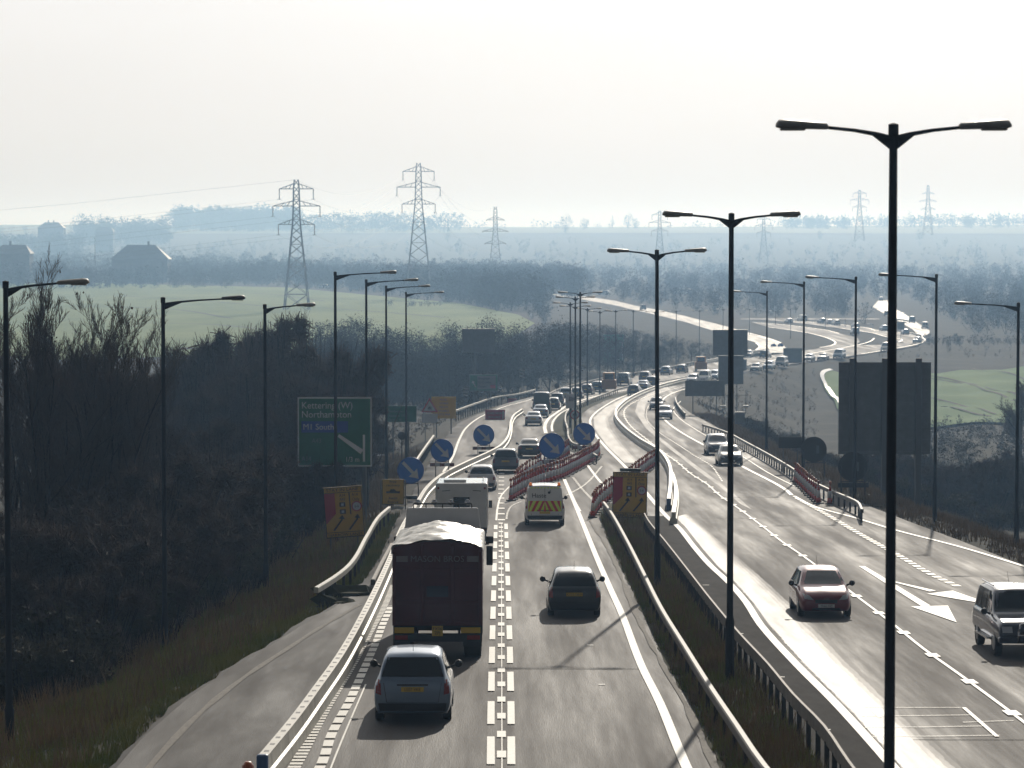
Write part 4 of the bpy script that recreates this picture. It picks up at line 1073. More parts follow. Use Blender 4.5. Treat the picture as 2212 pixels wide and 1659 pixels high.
def lamp_post(dx, head_dy, scale_px, label, arms='both', H_=12.0, reach=None, yaw=0.0, dark=(), group=None, lean=0.0):
    """scale_px: picture units per metre at the post"""
    Y = F / scale_px; p = at(dx, head_dy, Y); base = Vector((p.x, p.y, p.z - H_))
    key = (arms, reach, H_, tuple(dark))
    if key in _lampcache:
        r = copy_tree(_lampcache[key]); r.location = base; r.rotation_euler = (0, lean, yaw)
    else:
        r = empty('street_lamp', base, yaw); r.rotation_euler = (0, lean, yaw)
        m = MB().lathe([(.115, -1.2), (.115, 1.6), (.085, 1.75), (.075, 7.0), (.062, H_ - .1), (.078, H_ - .08), (.078, H_ + .08), (.02, H_ + .1)], 12)
        m.build('column', M['pole'], r, smooth=False)
        MB().box(-.05, .05, -.132, -.120, .5, 1.2).build('door', M['pole'], r)
        rc = (reach or (0.98 if arms == 'both' else 2.1))
        for s in ((-1, 1) if arms == 'both' else ((1,) if arms == 'right' else (-1,))):
            arm(s, rc, H_ - .12, r)
            lantern(s * rc, s, H_ + .02, r, M['lantern_dark'] if s in dark else M['lantern'])
        _lampcache[key] = r
    tag(r, label, 'street lamp', group)
    return r
GM = 'twin-armed street lamps along the central reserve'
lamp_post(1930, 280, 143.7, 'tallest and nearest twin-armed lamp post, rising past the large grey sign back', group=GM)
lamp_post(1580, 468, 84.4, 'second twin-armed lamp post, between the red hatchback and the cone lorry sign', group=GM)
lamp_post(1422, 545, 61.0, 'third twin-armed lamp post, right of the yellow stay-in-lane sign', group=GM, lean=-.004)
for x, y, s, lab in ((1253.5,633,27.4,'rightmost of the three close median lamp posts'),(1243,643,24.4,'middle one of the three close median lamp posts'),(1232,655,21.7,'leftmost of the three close median lamp posts'),
    (1242.5,662,19.6,'faint lamp post hidden behind the close trio'),(1269,667,17.4,'fainter twin lamp just right of the close trio'),(1296,673,15.5,'twin lamp left of the far green sign'),
    (1330,671,14.1,'twin lamp standing in front of the far green sign'),(1368,671,13.0,'twin lamp right of the far green sign'),(1415,674,12.0,'misty twin lamp behind the third tall lamp post'),
    (1461,672,11.1,'misty twin lamp between the third and second tall lamp posts'),(1511,671,10.0,'misty twin lamp left of the board above the bend'),(1562,668,8.9,'misty twin lamp behind the dark board by the bend'),
    (1619,668,8.2,'misty twin lamp right of the dark board by the bend'),(1675,672,7.3,'misty twin lamp beyond the small blue arrow signs')):
    lamp_post(x, y, s, lab, group=GM)
GLs = 'single-armed street lamps along the left verge'
lamp_post(12, 615, 88.9, 'single-armed lamp post cut by the left edge of the picture', 'right', reach=1.25, group=GLs)
lamp_post(352, 648, 66.3, 'single-armed lamp post in the grass with a dark lantern', 'right', reach=1.9, dark=(1,), group=GLs)
lamp_post(572, 662, 54.0, 'single-armed lamp post on the verge left of the steel fence end', 'right', reach=1.25, group=GLs)
lamp_post(724, 591, 46.2, 'single-armed lamp post rising in front of the big green sign', 'right', group=GLs)
lamp_post(791, 607, 39.2, 'single-armed lamp post over the right edge of the big green sign', 'right', group=GLs)
lamp_post(834, 620, 33.2, 'single-armed lamp post between the big and small green signs', 'right', group=GLs)
lamp_post(877, 633, 28.6, 'single-armed lamp post in front of the small green distance sign', 'right', group=GLs)
GRs = 'single-armed street lamps along the right verge'
lamp_post(2200, 658, 48.0, 'single-armed lamp post nearest the right edge, beside the bare tree', 'left', H_=11.2, group=GRs)
lamp_post(2023, 596, 43.4, 'single-armed lamp post just right of the large grey sign back', 'left', group=GRs)
lamp_post(1849, 601, 38.0, 'single-armed lamp post above the left part of the large grey sign back', 'left', group=GRs)
lamp_post(1737, 611, 32.8, 'single-armed lamp post by the far round sign back', 'left', group=GRs)
lamp_post(1657, 631, 26.5, 'single-armed lamp post with a wrapped band near its foot', 'left', group=GRs)
for x, y, s, lab in ((1708,668,8.5,'tiny misty lamp right of the pair of round blue signs'),(1783,670,7.6,'tiny misty lamp over the upper far carriageway'),(1826,690,7.5,'tiny misty lamp at the far loop'),(1886,700,7.5,'tiny misty lamp by the furthest bend'),(205,514,5.2,'faint lamp post above the houses on the left')):
    lamp_post(x, y, s, lab, 'left', H_=10.0, reach=1.0, group='distant lamp posts')
# ================================================================ barriers and fences
M['vcb'] = mat('barrier_steel', (0.40,0.385,0.34), 0.5, var=0.22, vscale=1.6, bump=0.1, metal=0.15)
M['galv'] = mat('galvanised_steel', (0.085,0.078,0.068), 0.6, metal=0.35, var=0.25, vscale=2.5)
M['rust'] = mat('dull_galvanised_steel', (0.13,0.115,0.10), 0.7, metal=0.3, var=0.35, vscale=2.0)
M['post'] = mat('fence_post', (0.03,0.03,0.03), 0.8)
def gpath(pts, h, step=1.5):
    """path of the barrier's top traced in the picture; returns world xy on the road surface"""
    return smooth_path(np.array([tuple(G(x, y, h)) for x, y in pts]), step)
def sweep(name, P, prof, m, parent=None, base=0.0, zfun=None):
    """extrude a closed (offset, z) profile along the path P"""
    d = np.gradient(P, axis=0); nrm = np.c_[-d[:, 1], d[:, 0]] / np.linalg.norm(d, axis=1)[:, None]
    n = len(prof); V = []
    z0 = zfun(P) if zfun else zr(P[:, 1])
    for i in range(len(P)):
        for o_, z in prof:
            q = P[i] + nrm[i] * o_
            V.append((q[0], q[1], z0[i] + z + base))
    Fq = [(i*n+k, i*n+(k+1)%n, (i+1)*n+(k+1)%n, (i+1)*n+k) for i in range(len(P)-1) for k in range(n)]
    mb = MB().add(V, Fq + [tuple(range(n))[::-1], tuple((len(P)-1)*n+k for k in range(n))])
    return mb.build(name, m, parent)
VP = [(-.19,0),(-.17,.27),(-.11,.30),(-.09,.56),(-.10,.60),(.10,.60),(.09,.56),(.11,.30),(.17,.27),(.19,0)]
def steel_barrier(pts, label, ends=()):
    P = gpath(pts, .60)
    root = sweep('steel_barrier', P, VP, M['vcb']); tag(root, label, 'safety barrier', 'white steel safety barriers')
    d = np.r_[0, np.cumsum(np.linalg.norm(np.diff(P, axis=0), axis=1))]
    # lifting slots along the top and joints on the face
    sl = MB(); s = .6
    jn = MB()
    while s < min(d[-1], 120):
        i = min(int(np.searchsorted(d, s)), len(P)-2); a = P[i]; t = (P[i+1]-P[i-1] if i else P[1]-P[0]); t = t/np.linalg.norm(t); nn_ = np.array([-t[1], t[0]])
        x = np.interp(s, d, P[:,0]); y = np.interp(s, d, P[:,1]); z = float(zr(y))
        q = [(x - t[0]*.10 + nn_[0]*o, y - t[1]*.10 + nn_[1]*o) for o in (-.05, .05)] + [(x + t[0]*.10 + nn_[0]*o, y + t[1]*.10 + nn_[1]*o) for o in (.05, -.05)]
        sl.add([(a_, b_, z + .606) for a_, b_ in q], [(0,1,2,3)])
        if int(s / 1.0) % 3 == 0:
            for side in (-1, 1):
                for (o0, z0_), (o1, z1_) in (((.194, .02), (.176, .26)), ((.116, .31), (.096, .55))):
                    w_ = [(x + nn_[0]*side*o0, y + nn_[1]*side*o0, z+z0_), (x+t[0]*.03 + nn_[0]*side*o0, y+t[1]*.03 + nn_[1]*side*o0, z+z0_),
                          (x+t[0]*.03 + nn_[0]*side*o1, y+t[1]*.03 + nn_[1]*side*o1, z+z1_), (x + nn_[0]*side*o1, y + nn_[1]*side*o1, z+z1_)]
                    jn.add(w_, [(0,1,2,3)])
        s += 1.0
    o1 = sl.build('lifting_slots', M['trim'], root); o1['kind'] = 'stuff'
    o2 = jn.build('panel_joints', M['galv'], root); o2['kind'] = 'stuff'
    M['bluecap'] = M.get('bluecap') or mat('blue_barrier_cap', (0.05,0.12,0.26), 0.5)
    for e in ends:
        a, b = (P[0], P[1]) if e == 0 else (P[-1], P[-2])
        t = (a - b) / np.linalg.norm(a - b); ang = math.atan2(-t[0], t[1])
        z = float(zr(a[1]))
        MB().box(-.115, .115, .0, .16, 0, .64, rot=Matrix.Rotation(ang, 3, 'Z'), org=(a[0], a[1], z)).build('end_cap', M['bluecap'], root, bevel=.04)
    return root
steel_barrier([(568,1632),(636,1550),(682.5,1487),(734.5,1414),(792,1312),(841,1209),(868,1140),(899,1089),(925,1049),(960,1020.5),(1007,997),(1054,976),(1080,962),(1095,946),(1102,926),(1104,909),(1111,895),(1128,883)],
              'white steel barrier running beside the lorry and curving away left of the queue', ends=(0,))
steel_barrier([(1444.6,1078),(1449,1040),(1447,1005),(1436,984),(1421.6,969),(1384,947),(1345,916.6),(1330,895),(1335.5,877.6),(1374.5,850),(1425.7,830.7),(1500,812),(1560,799),(1640,784)],
              'white steel barrier along the oncoming side, ending by the third lamp post', ends=(0,))
steel_barrier([(1455,1106),(1460,1070),(1459,1045),(1452,1020)], 'short white steel barrier overlapping the end beside the third lamp post')
steel_barrier([(1508,781),(1600,763),(1660,752)], 'pale parapet beside the dark hatchbacks at the far bend')
def guardrail(pts, label, h=.62, post_step=2.4, mat_='galv', box=True, posts=True, side=1, h_post=None, terrain=False, reach=200, curl=None):
    P = gpath(pts, h)
    zf_ = (lambda Q: H(Q[:, 0], Q[:, 1]) + .12) if terrain else None
    prof = [(-.08,h-.14),(-.08,h+.03),(-.05,h+.06),(.05,h+.06),(.08,h+.03),(.08,h-.14)] if box else [(-.03,h-.15),(-.05,h-.05),(-.03,h),(-.05,h+.05),(-.03,h+.15),(.03,h+.15),(.03,h-.15)]
    root = sweep('crash_fence', P, prof, M[mat_], zfun=zf_); tag(root, label, 'crash fence', 'crash fences')
    if posts:
        d = np.r_[0, np.cumsum(np.linalg.norm(np.diff(P, axis=0), axis=1))]
        proto = None; s = .8; k = 0
        while s < min(d[-1], reach) and k < 95:
            x = float(np.interp(s, d, P[:,0])); y = float(np.interp(s, d, P[:,1])); z = float(zf_(np.array([[x,y]]))[0]) if terrain else float(zr(y))
            if proto is None:
                proto = MB().box(-.05,.05,-.035,.035,-.6,h-.10).build('post', M['post'], root); o = proto
            else: o = link(bpy.data.objects.new('post', proto.data), root)
            o.location = (x, y, z); s += post_step; k += 1
    return root
# central reserve: box beam with bolt heads on the left, thin-topped rail on dark posts at the right
guardrail([(1680,1690),(1652,1659),(1590,1569),(1530,1480),(1480,1400),(1430,1319),(1390,1240),(1352,1165),(1318,1105),(1304,1086)], 'grey box-beam crash fence on the left side of the central reserve', h=.70, mat_='galv', post_step=2.4)
guardrail([(1870,1710),(1832,1659),(1780,1582),(1713,1512),(1660,1447),(1600,1382),(1540,1310),(1490,1245),(1440,1180),(1400,1130),(1392,1115)], 'dark crash fence with thin bright top along the oncoming side of the reserve', h=.80, mat_='rust', box=False, post_step=1.6)
guardrail([(1290,985),(1262,968),(1252,962),(1240,958),(1230,948),(1226,925),(1221,905),(1228,886),(1262,868),(1306,851),(1351,836),(1440,822),(1560,797),(1650,783)], 'low crash fence running up the second central reserve', h=.60, mat_='galv', post_step=3.2)
guardrail([(841,1096.5),(819,1115.7),(792,1159),(753.6,1222),(720,1249),(682.5,1272)], 'pale crash fence ramping down into the verge beside the lorry', h=.60, mat_='vcb', post_step=3.0)
guardrail([(936.6,941),(918,967),(901,992),(890,1010)], 'short pale crash fence by the first blue arrow sign', h=.60, mat_='vcb', post_step=3.0)
guardrail([(846.5,1176),(826,1214),(805.5,1255)], 'low tan crash fence between lorry and verge', h=.35, mat_='rust', post_step=3.0)
guardrail([(983.5,887),(1030,870.5),(1080,856),(1111,852),(1156,841.5)], 'crash fence along the left edge of the closed lane', h=.70, mat_='vcb', post_step=3.0)
guardrail([(1187,850),(1205,841),(1248,829),(1326,812),(1423,797),(1500,781)], 'far crash fence beyond the tall dark van', h=.70, mat_='galv', post_step=4.0)
guardrail([(1862,1102),(1852,1085),(1838,1078),(1800,1062),(1753.7,1039.6),(1700,1005),(1620,960),(1560,930),(1518,917)], 'pale-topped crash fence along the right-hand edge behind the cones', h=.66, mat_='galv', post_step=2.4)
guardrail([(1480,893),(1470,882),(1461,868),(1458,858)], 'bit of crash fence on the inside of the right-hand bend', h=.6, mat_='galv')
# ================================================================ cones
M['cone_red'] = mat('cone_red_plastic', (0.50,0.045,0.025), 0.5, var=0.15, vscale=8)
M['cone_white'] = mat('cone_reflective_sleeve', (0.62,0.63,0.66), 0.4, var=0.1, vscale=10)
M['cone_base'] = mat('cone_rubber_base', (0.025,0.024,0.024), 0.8, var=0.3, vscale=10)
_cone = None
def cone(p, label, lampon=False):
    global _cone
    if _cone is None:
        r = empty('traffic_cone', p)
        MB().lathe([(.135,.06),(.12,.34)], 12).build('lower_body', M['cone_red'], r, smooth=True)
        MB().lathe([(.122,.34),(.088,.74)], 12).build('reflective_sleeve', M['cone_white'], r, smooth=True)
        MB().lathe([(.084,.74),(.035,.985),(.03,1.0)], 12).build('tip', M['cone_red'], r, smooth=True)
        MB().box(-.24,.24,-.24,.24,0,.07).build('base', M['cone_base'], r, bevel=.02)
        _cone = r; c = r
    else:
        c = copy_tree(_cone); c.location = p
    c.rotation_euler = (random.uniform(-.03,.03), random.uniform(-.03,.03), random.uniform(0, 1.5))
    tag(c, label, 'traffic cone', 'red and white traffic cones')
    if lampon:
        l = MB().lathe([(.03,0),(.03,.10),(.085,.13),(.09,.22),(.05,.29)], 10).build('warning_lamp', M['amber_off'], c, smooth=True); l.location = (0,0,.98)
    return c
M['amber_off'] = mat('amber_warning_lamp', (0.40,0.09,0.015), 0.3)
def cone_row(pts, n, lab, lamps=3):
    P = smooth_path(np.array([tuple(G(*p)) for p in pts]), .2)
    d = np.r_[0, np.cumsum(np.linalg.norm(np.diff(P, axis=0), axis=1))]
    for k in range(n):
        s = d[-1] * k / (n - 1); x = np.interp(s, d, P[:,0]); y = np.interp(s, d, P[:,1])
        lab_ = f'{ordinal(k+1)} cone from the near end of the {lab}'
        cone((x, y, float(zr(y))), lab_, lampon=(k % lamps == 0))
cone_row([(1104,1082),(1123,1070),(1142,1061),(1175,1047),(1208.5,1035.8),(1240,1020),(1267,1004.5),(1286,994),(1293.5,983)], 46, 'long front row behind the maintenance van', 5)
cone_row([(1112,1062),(1135,1040),(1159.7,1024),(1198.7,1003),(1228,982)], 24, 'back row beside the black saloon', 4)
cone_row([(1280.6,1118),(1290,1104),(1302,1092),(1314,1082),(1326,1072)], 11, 'row left of the central stay-in-lane sign', 5)
cone_row([(1360,1052),(1380,1034),(1398,1019),(1416,1006)], 16, 'row behind the central stay-in-lane sign', 6)
cone_row([(1768,1088),(1750,1072),(1735,1057),(1718,1041)], 13, 'row against the right crash fence', 4)
cone(G(1792,1089), 'single red and white cone standing apart near the right crash fence end')
cone(G(1262,985), 'lone cone behind the blue arrow sign at the nose of the reserve')
# amber lamp at the foot of the picture
lp = MB().lathe([(.16,0),(.17,.04),(.04,.08),(.04,.62)], 10).build('warning_lamp', M['cone_base']); lp.location = G(536, 1740); tag(lp, 'amber warning lamp on a post beside the blue barrier end', 'warning lamp')
l2 = MB().lathe([(.05,0),(.11,.04),(.115,.16),(.06,.24)], 12).build('lens', M['amber_off'], lp, smooth=True); l2.location = (0, 0, .60)
# ================================================================ signs
M['sg'] = mat('sign_green', (0.012,0.16,0.10), 0.45, var=0.15, vscale=2); M['sb'] = mat('sign_blue', (0.035,0.20,0.75), 0.4); M['sb2'] = mat('panel_blue', (0.02,0.08,0.42), 0.4)
M['sy'] = mat('sign_yellow', (0.62,0.37,0.03), 0.5, var=0.08, vscale=3); M['sr'] = mat('sign_red', (0.42,0.02,0.05), 0.5); M['sw'] = mat('sign_white', (0.55,0.57,0.60), 0.5)
M['back'] = mat('sign_back_grey', (0.15,0.17,0.19), 0.6, var=0.15, vscale=2); M['sor'] = mat('plant_orange', (0.40,0.17,0.02), 0.6, var=0.2, vscale=3)
M['dull'] = mat('sign_post_grey', (0.10,0.11,0.12), 0.7)
def board(dx0, dy0, dx1, dy1, s, name, label, m, posts=None, border=None, foot=None, thick=.06, cat='road sign', group=None, yaw=0.0, post_r=.06, roll=0.0, corner=0.0):
    """upright board given by its picture rectangle at s picture units per metre; returns root (mesh panel as child), width, height"""
    Y = F / s; a = at((dx0+dx1)/2, (dy0+dy1)/2, Y)
    W_, H_ = (dx1-dx0)/s, (dy1-dy0)/s
    gz = ground_at(a.x, a.y) if foot is None else at(dx0, foot, Y).z
    root = empty(name, (a.x, a.y, gz), yaw); tag(root, label, cat, group)
    zc = a.z - gz
    if roll: 
        rot = Matrix.Rotation(roll, 3, 'Y')
    else: rot = None
    pn = MB().box(-W_/2, W_/2, 0, thick, -H_/2, H_/2).build('panel', m, root, bevel=corner)
    pn.location = (0, 0, zc); 
    if roll: pn.rotation_euler = (0, roll, 0)
    if border:
        t = W_ * .012 + .02; b = MB()
        for x0, x1, z0, z1 in ((-W_/2, W_/2, H_/2-t, H_/2),(-W_/2, W_/2, -H_/2, -H_/2+t),(-W_/2, -W_/2+t, -H_/2+t, H_/2-t),(W_/2-t, W_/2, -H_/2+t, H_/2-t)):
            b.box(x0, x1, -.012, -.001, z0, z1)
        b.build('border', border, pn)
    if posts:
        for x in posts:
            MB().bar((x*W_/2, thick+post_r+.005, -.8), (x*W_/2, thick+post_r+.005, zc + H_/2*.9), post_r, n=8).build('post', M['dull'], root)
    return root, pn, W_, H_
def txt(pn, s_, x, z, size, m, align='LEFT', sx=.9): return text_obj(s_, size, m, 'lettering', pn, (x, -.022, z), (math.pi/2, 0, 0), align=align, sx=sx)
def strip(pn, quads, m, name, y=-.015):
    b = MB()
    for q in quads: b.add([(x, y, z) for x, z in q], [tuple(range(len(q)))])
    return b.build(name, m, pn)
def arrow_quads(x0, z0, x1, z1, t, hd):
    dx_, dz = x1-x0, z1-z0; L = math.hypot(dx_, dz); ux, uz = dx_/L, dz/L; px, pz = -uz, ux
    bx, bz = x1-ux*hd, z1-uz*hd
    return [[(x0+px*t/2, z0+pz*t/2), (x0-px*t/2, z0-pz*t/2), (bx-px*t/2, bz-pz*t/2), (bx+px*t/2, bz+pz*t/2)],
            [(bx+px*hd*.7, bz+pz*hd*.7), (bx-px*hd*.7, bz-pz*hd*.7), (x1, z1)]]
M['sg_ink'] = mat('sign_lettering', (0.75,0.78,0.80), 0.6); M['sg_dim'] = mat('dim_sign_lettering', (0.16,0.25,0.24), 0.6)
# big direction sign
r, pn, W_, H_ = board(643, 858, 803, 1008, 41.5, 'direction_sign', 'large green direction sign to Kettering and Northampton on grey posts', M['sg'], posts=(-.64, .0, .80), border=M['sg_ink'], post_r=.13, corner=.03)
u = W_/2; v = H_/2
txt(pn, 'Kettering (W)', -u*.90, v*.76, .50, M['sg_ink'], sx=.93); txt(pn, 'Northampton', -u*.90, v*.50, .50, M['sg_ink'], sx=.93)
strip(pn, [[(-u*.90, v*-.02), (u*.36, v*-.02), (u*.36, v*.31), (-u*.90, v*.31)]], M['sb2'], 'route_panel'); txt(pn, 'M1 South', -u*.86, v*.14, .44, M['sg_ink'], sx=.95)
strip(pn, [[(u*.08, -v*.14), (u*.12, -v*.06), (u*.78, -v*.52), (u*.70, -v*.64)]], M['sg_ink'], 'junction_arm', -.018)
strip(pn, [[(u*.76, -v*.08), (u*.82, -v*.08), (u*.82, -v*.86), (u*.76, -v*.86)]], M['sg_ink'], 'route_line', -.02)
txt(pn, '1/3 m', u*.28, -v*.80, .36, M['sg_ink']); txt(pn, 'A14', -u*.90, -v*.78, .34, M['sg_dim']); txt(pn, 'A43', -u*.62, -v*.26, .34, M['sg_dim'])
# stay in lane signs
def lane_sign(x0, y0, x1, y1, s, label, roll, foot=None, lampbox=False, yaw=0):
    r, pn, W_, H_ = board(x0, y0, x1, y1, s, 'lane_sign', label, M['sy'], posts=(-.7, .7), foot=foot, roll=roll, border=M['ink'], post_r=.04, yaw=yaw)
    u, v = W_/2, H_/2
    txt(pn, 'STAY IN LANE', 0, v*.88, u*.24, M['ink'], 'CENTER', sx=1.1); txt(pn, 'NARROW LANES', 0, -v*.90, u*.22, M['ink'], 'CENTER', sx=1.05)
    strip(pn, [[(-u*.96, v*.76), (-u*.42, v*.76), (-u*.42, -v*.05), (-u*.90, -v*.42), (-u*.96, -v*.42)]], M['sr'], 'closed_lane')
    strip(pn, [[(-u, v*.765), (u, v*.765), (u, v*.785), (-u, v*.785)], [(-u, -v*.80), (u, -v*.80), (u, -v*.78), (-u, -v*.78)], [(u*.30, v*.76), (u*.36, v*.76), (u*.38, -v*.10), (u*.32, -v*.10)]], M['ink'], 'dividers', -.018)
    txt(pn, 'A14', -u*.18, v*.66, u*.22, M['ink'], 'LEFT', sx=.8); txt(pn, 'A43', -u*.18, v*.50, u*.22, M['ink'], 'LEFT', sx=.8); txt(pn, 'A14', u*.46, v*.66, u*.24, M['ink'], 'LEFT', sx=.8); txt(pn, 'Only', u*.46, v*.48, u*.24, M['ink'], 'LEFT', sx=.8)
    for zz in (.30, .02):
        strip(pn, [[(-u*.20, v*(zz-.09)), (u*.10, v*(zz-.09)), (u*.10, v*(zz+.09)), (-u*.20, v*(zz+.09))]], M['ink'], 'diversion_symbol', -.016)
        strip(pn, [[(-u*.12, v*(zz-.05)), (u*.02, v*(zz-.05)), (u*.02, v*(zz+.05)), (-u*.12, v*(zz+.05))]], M['sw'], 'diversion_symbol_centre', -.022)
    MB().lathe([(u*.05,-.024),(u*.27,-.022),(u*.27,-.012)], 20, org=(u*.68, 0, v*.20), axis='y').build('roundel_ring', M['sr'], pn)
    MB().lathe([(u*.02,-.030),(u*.21,-.028),(u*.21,-.023)], 20, org=(u*.68, 0, v*.20), axis='y').build('roundel', M['sw'], pn)
    text_obj('6-6', u*.22, M['ink'], 'lettering', pn, (u*.68, -.034, v*.20), (math.pi/2, 0, 0), sx=.8)
    for ax in (-.62, .18):
        q = [[(u*ax, -v*.70), (u*(ax+.09), -v*.72), (u*(ax+.52), -v*.32), (u*(ax+.45), -v*.28)]] + arrow_quads(u*(ax+.48), -v*.32, u*(ax+.52), -v*.10, u*.09, u*.22)
        strip(pn, q, M['ink'], 'lane_arrow', -.02)
    if lampbox: MB().box(-u*.60, u*.60, .02, .20, v+.01, v+.17).build('lamp_box', M['dull'], pn, bevel=.03)
    return r
lane_sign(701, 1051, 785, 1161, 48, 'yellow STAY IN LANE sign leaning on the dark left verge', -.07)
lane_sign(1323, 1019, 1398, 1119, 44, 'yellow STAY IN LANE sign at the nose of the central reserve', .02, lampbox=True)
r, pn, W_, H_ = board(825, 1035, 873, 1090, 41, 'recovery_sign', 'small yellow free recovery await rescue sign below the first blue arrow', M['sy'], posts=(-1.1, 1.1), border=M['ink'], post_r=.035, foot=1150)
u, v = W_/2, H_/2
for i, (t_, z) in enumerate((('Free', .80), ('recovery', .52), ('Await', -.50), ('Rescue', -.80))): txt(pn, t_, 0, v*z, .20, M['ink'], 'CENTER', sx=1)
strip(pn, [[(-u*.62, -v*.10), (u*.62, -v*.10), (u*.62, v*.04), (u*.3, v*.06), (u*.1, v*.22), (-u*.2, v*.22), (-u*.3, v*.06), (-u*.62, v*.04)]], M['ink'], 'tow_truck_symbol')
# keep right signs
def arrow_sign(cx, cy, rad, s, label, base_dy, plank=True):
    Y = F/s; c = at(cx, cy, Y); g = G(cx, base_dy) ; gz = float(zr(Y)) if abs(g.y - Y) < 60 else g.z
    gz = min(gz, c.z - rad/s - .25)
    root = empty('keep_right_sign', (c.x, c.y, gz)); tag(root, label, 'road sign', 'round blue keep right signs')
    R_ = rad/s; zc = c.z - gz
    d = MB().lathe([(R_*.2,-.02),(R_,-.02),(R_,.02),(R_*.2,.02)], 36, axis='y').build('disc', M['sb'], root); d.location = (0, 0, zc)
    ring = MB()
    for k in range(36):
        a0, a1 = 2*math.pi*k/36, 2*math.pi*(k+1)/36
        ring.add([(R_*.97*math.cos(a), -.026, R_*.97*math.sin(a)) for a in (a0, a1)] + [(R_*.93*math.cos(a), -.026, R_*.93*math.sin(a)) for a in (a1, a0)], [(0,1,2,3)])
    ring.build('rim_line', M['sb2'], d)
    strip(d, arrow_quads(-R_*.58, R_*.60, R_*.60, -R_*.62, R_*.24, R_*.62), M['sg_ink2'], 'arrow', -.034)
    f = MB()
    for sx in (-.55, .55):
        f.bar((sx*R_, .05, zc - R_*.6), (sx*R_*1.05, .02, 0), .025); f.bar((sx*R_, .05, zc - R_*.6), (sx*R_*1.05, .75, 0), .025)
    f.bar((-R_*.6, .05, zc-R_*1.0), (R_*.6, .05, zc-R_*1.0), .025)
    f.build('stand', M['post'], root)
    if plank:
        w_ = R_*2.1/5; pb = None
        base = MB().box(-R_*1.05, R_*1.05, -.03, .0, zc-R_*1.38, zc-R_*1.08).build('plank', M['sr2'], root)
        for k in (1, 3): MB().box(-R_*1.05+w_*k, -R_*1.05+w_*(k+1), -.034, -.0301, zc-R_*1.375, zc-R_*1.085).build('white_band', M['sw'], base)
    MB().box(-R_*.5, R_*.5, .2, .5, 0, .18).build('sandbag', M['cone_base'], root, bevel=.06)
    return root
M['sg_ink2'] = mat('sign_arrow_white', (0.62,0.66,0.74), 0.5); M['sr2'] = mat('plank_red', (0.16,0.02,0.02), 0.5)
arrow_sign(887, 1016, 29, 38.5, 'round blue arrow sign nearest the white motorhome, above the recovery sign', 1079, plank=False)
arrow_sign(955, 973, 25, 33.5, 'round blue arrow sign second up the left lane closure', 1035)
arrow_sign(1045, 940, 23, 27.6, 'round blue arrow sign furthest up the left lane closure', 983)
arrow_sign(1192, 963, 28, 31.5, 'round blue arrow sign standing among the cones left of the reserve nose', 1012)
arrow_sign(1262, 937, 24, 28.4, 'round blue arrow sign under the 40 roundel on the reserve', 988)
arrow_sign(1671, 749, 6.6, 9.3, 'left one of two tiny distant blue arrow signs', 765)
arrow_sign(1686, 748, 6.6, 9.3, 'right one of two tiny distant blue arrow signs', 765)
arrow_sign(1870, 741, 3.6, 8.8, 'tiny blue sign at the far loop', 750, plank=False)
# speed limit
r, pn, W_, H_ = board(1222, 851, 1246, 882, 23, 'lane_plate', 'pale camera plate on a post above the 40 roundel', M['sw'], posts=(0,), foot=985, post_r=.05)
strip(pn, [[(-W_*.22, 0), (W_*.22, 0), (W_*.28, H_*.25), (-W_*.2, H_*.32)]], M['grey_ink'], 'camera_symbol')
pq = at(1241.5, 896, F/23.5); r = empty('speed_limit_sign', (pq.x, pq.y, float(zr(pq.y)))); tag(r, 'round 40 speed limit sign on the second central reserve', 'road sign')
zc = pq.z - r.location.z
d = MB().lathe([(.1,-.02),(.43,-.02),(.43,.02),(.1,.02)], 28, axis='y').build('disc', M['sr'], r); d.location = (0,0,zc)
MB().lathe([(.05,-.03),(.34,-.03),(.34,-.021)], 28, axis='y').build('face', M['sw'], d); text_obj('40', .42, M['ink'], 'lettering', d, (0,-.04,0), (math.pi/2,0,0))
MB().bar((0,.05,-.3),(0,.05,zc),.04).build('post', M['dull'], r)
# red boards
for (x0,y0,x1,y1,s,lab) in ((1048,885,1091,909,20,'dark red board on two legs beside the third blue arrow sign'),(1097,861,1117,875,16.5,'small dark red board further up the closed lane')):
    r, pn, W_, H_ = board(x0,y0,x1,y1,s,'works_board',lab,M['sr'],posts=(-.4,.4),post_r=.04)
    txt(pn, 'ROAD WORKS', -W_*.40, H_*.18, H_*.26, M['sg_dim'], sx=.9); txt(pn, 'ENTRANCE', -W_*.34, -H_*.18, H_*.24, M['sg_dim']); strip(pn, [[(W_*.38,-H_*.3),(W_*.44,-H_*.3),(W_*.44,H_*.35),(W_*.38,H_*.35)]], M['sg_ink'], 'bar')
# small green distance sign, warning triangle, yellow board
r, pn, W_, H_ = board(836, 876, 900, 912, 27, 'distance_sign', 'small dark green distance sign with three faint lines', M['sg'], posts=(-.6, .45), post_r=.06, border=M['sg_dim'])
for t_, z in (('Northampton  14', .15), ('Felixstowe  102', -.12), ('Harwich  98', -.36)): txt(pn, t_, -W_*.44, z*H_, .24, M['sg_dim'], sx=.85)
r, pn, W_, H_ = board(932, 857, 985, 904, 23, 'works_information_board', 'dull yellow board behind the red warning triangle', M['sy'], posts=(-.6,.6), foot=945)
for k in range(5): txt(pn, ('ROAD','WORKS','DELAYS','POSSIBLE','UNTIL MAR')[k], 0, H_*(.36-.17*k), .26, M['grey_ink'], 'CENTER')
Yt = F/23.6; c = at(928, 880, Yt); gz = at(928, 948, Yt).z; r = empty('warning_triangle', (c.x, c.y, gz)); tag(r, 'red-edged warning triangle above a white plate, left of the yellow board', 'road sign')
zt_ = c.z-gz
tri = lambda a, y: [(-a, y, -a*.58), (a, y, -a*.58), (0, y, a*1.15)]
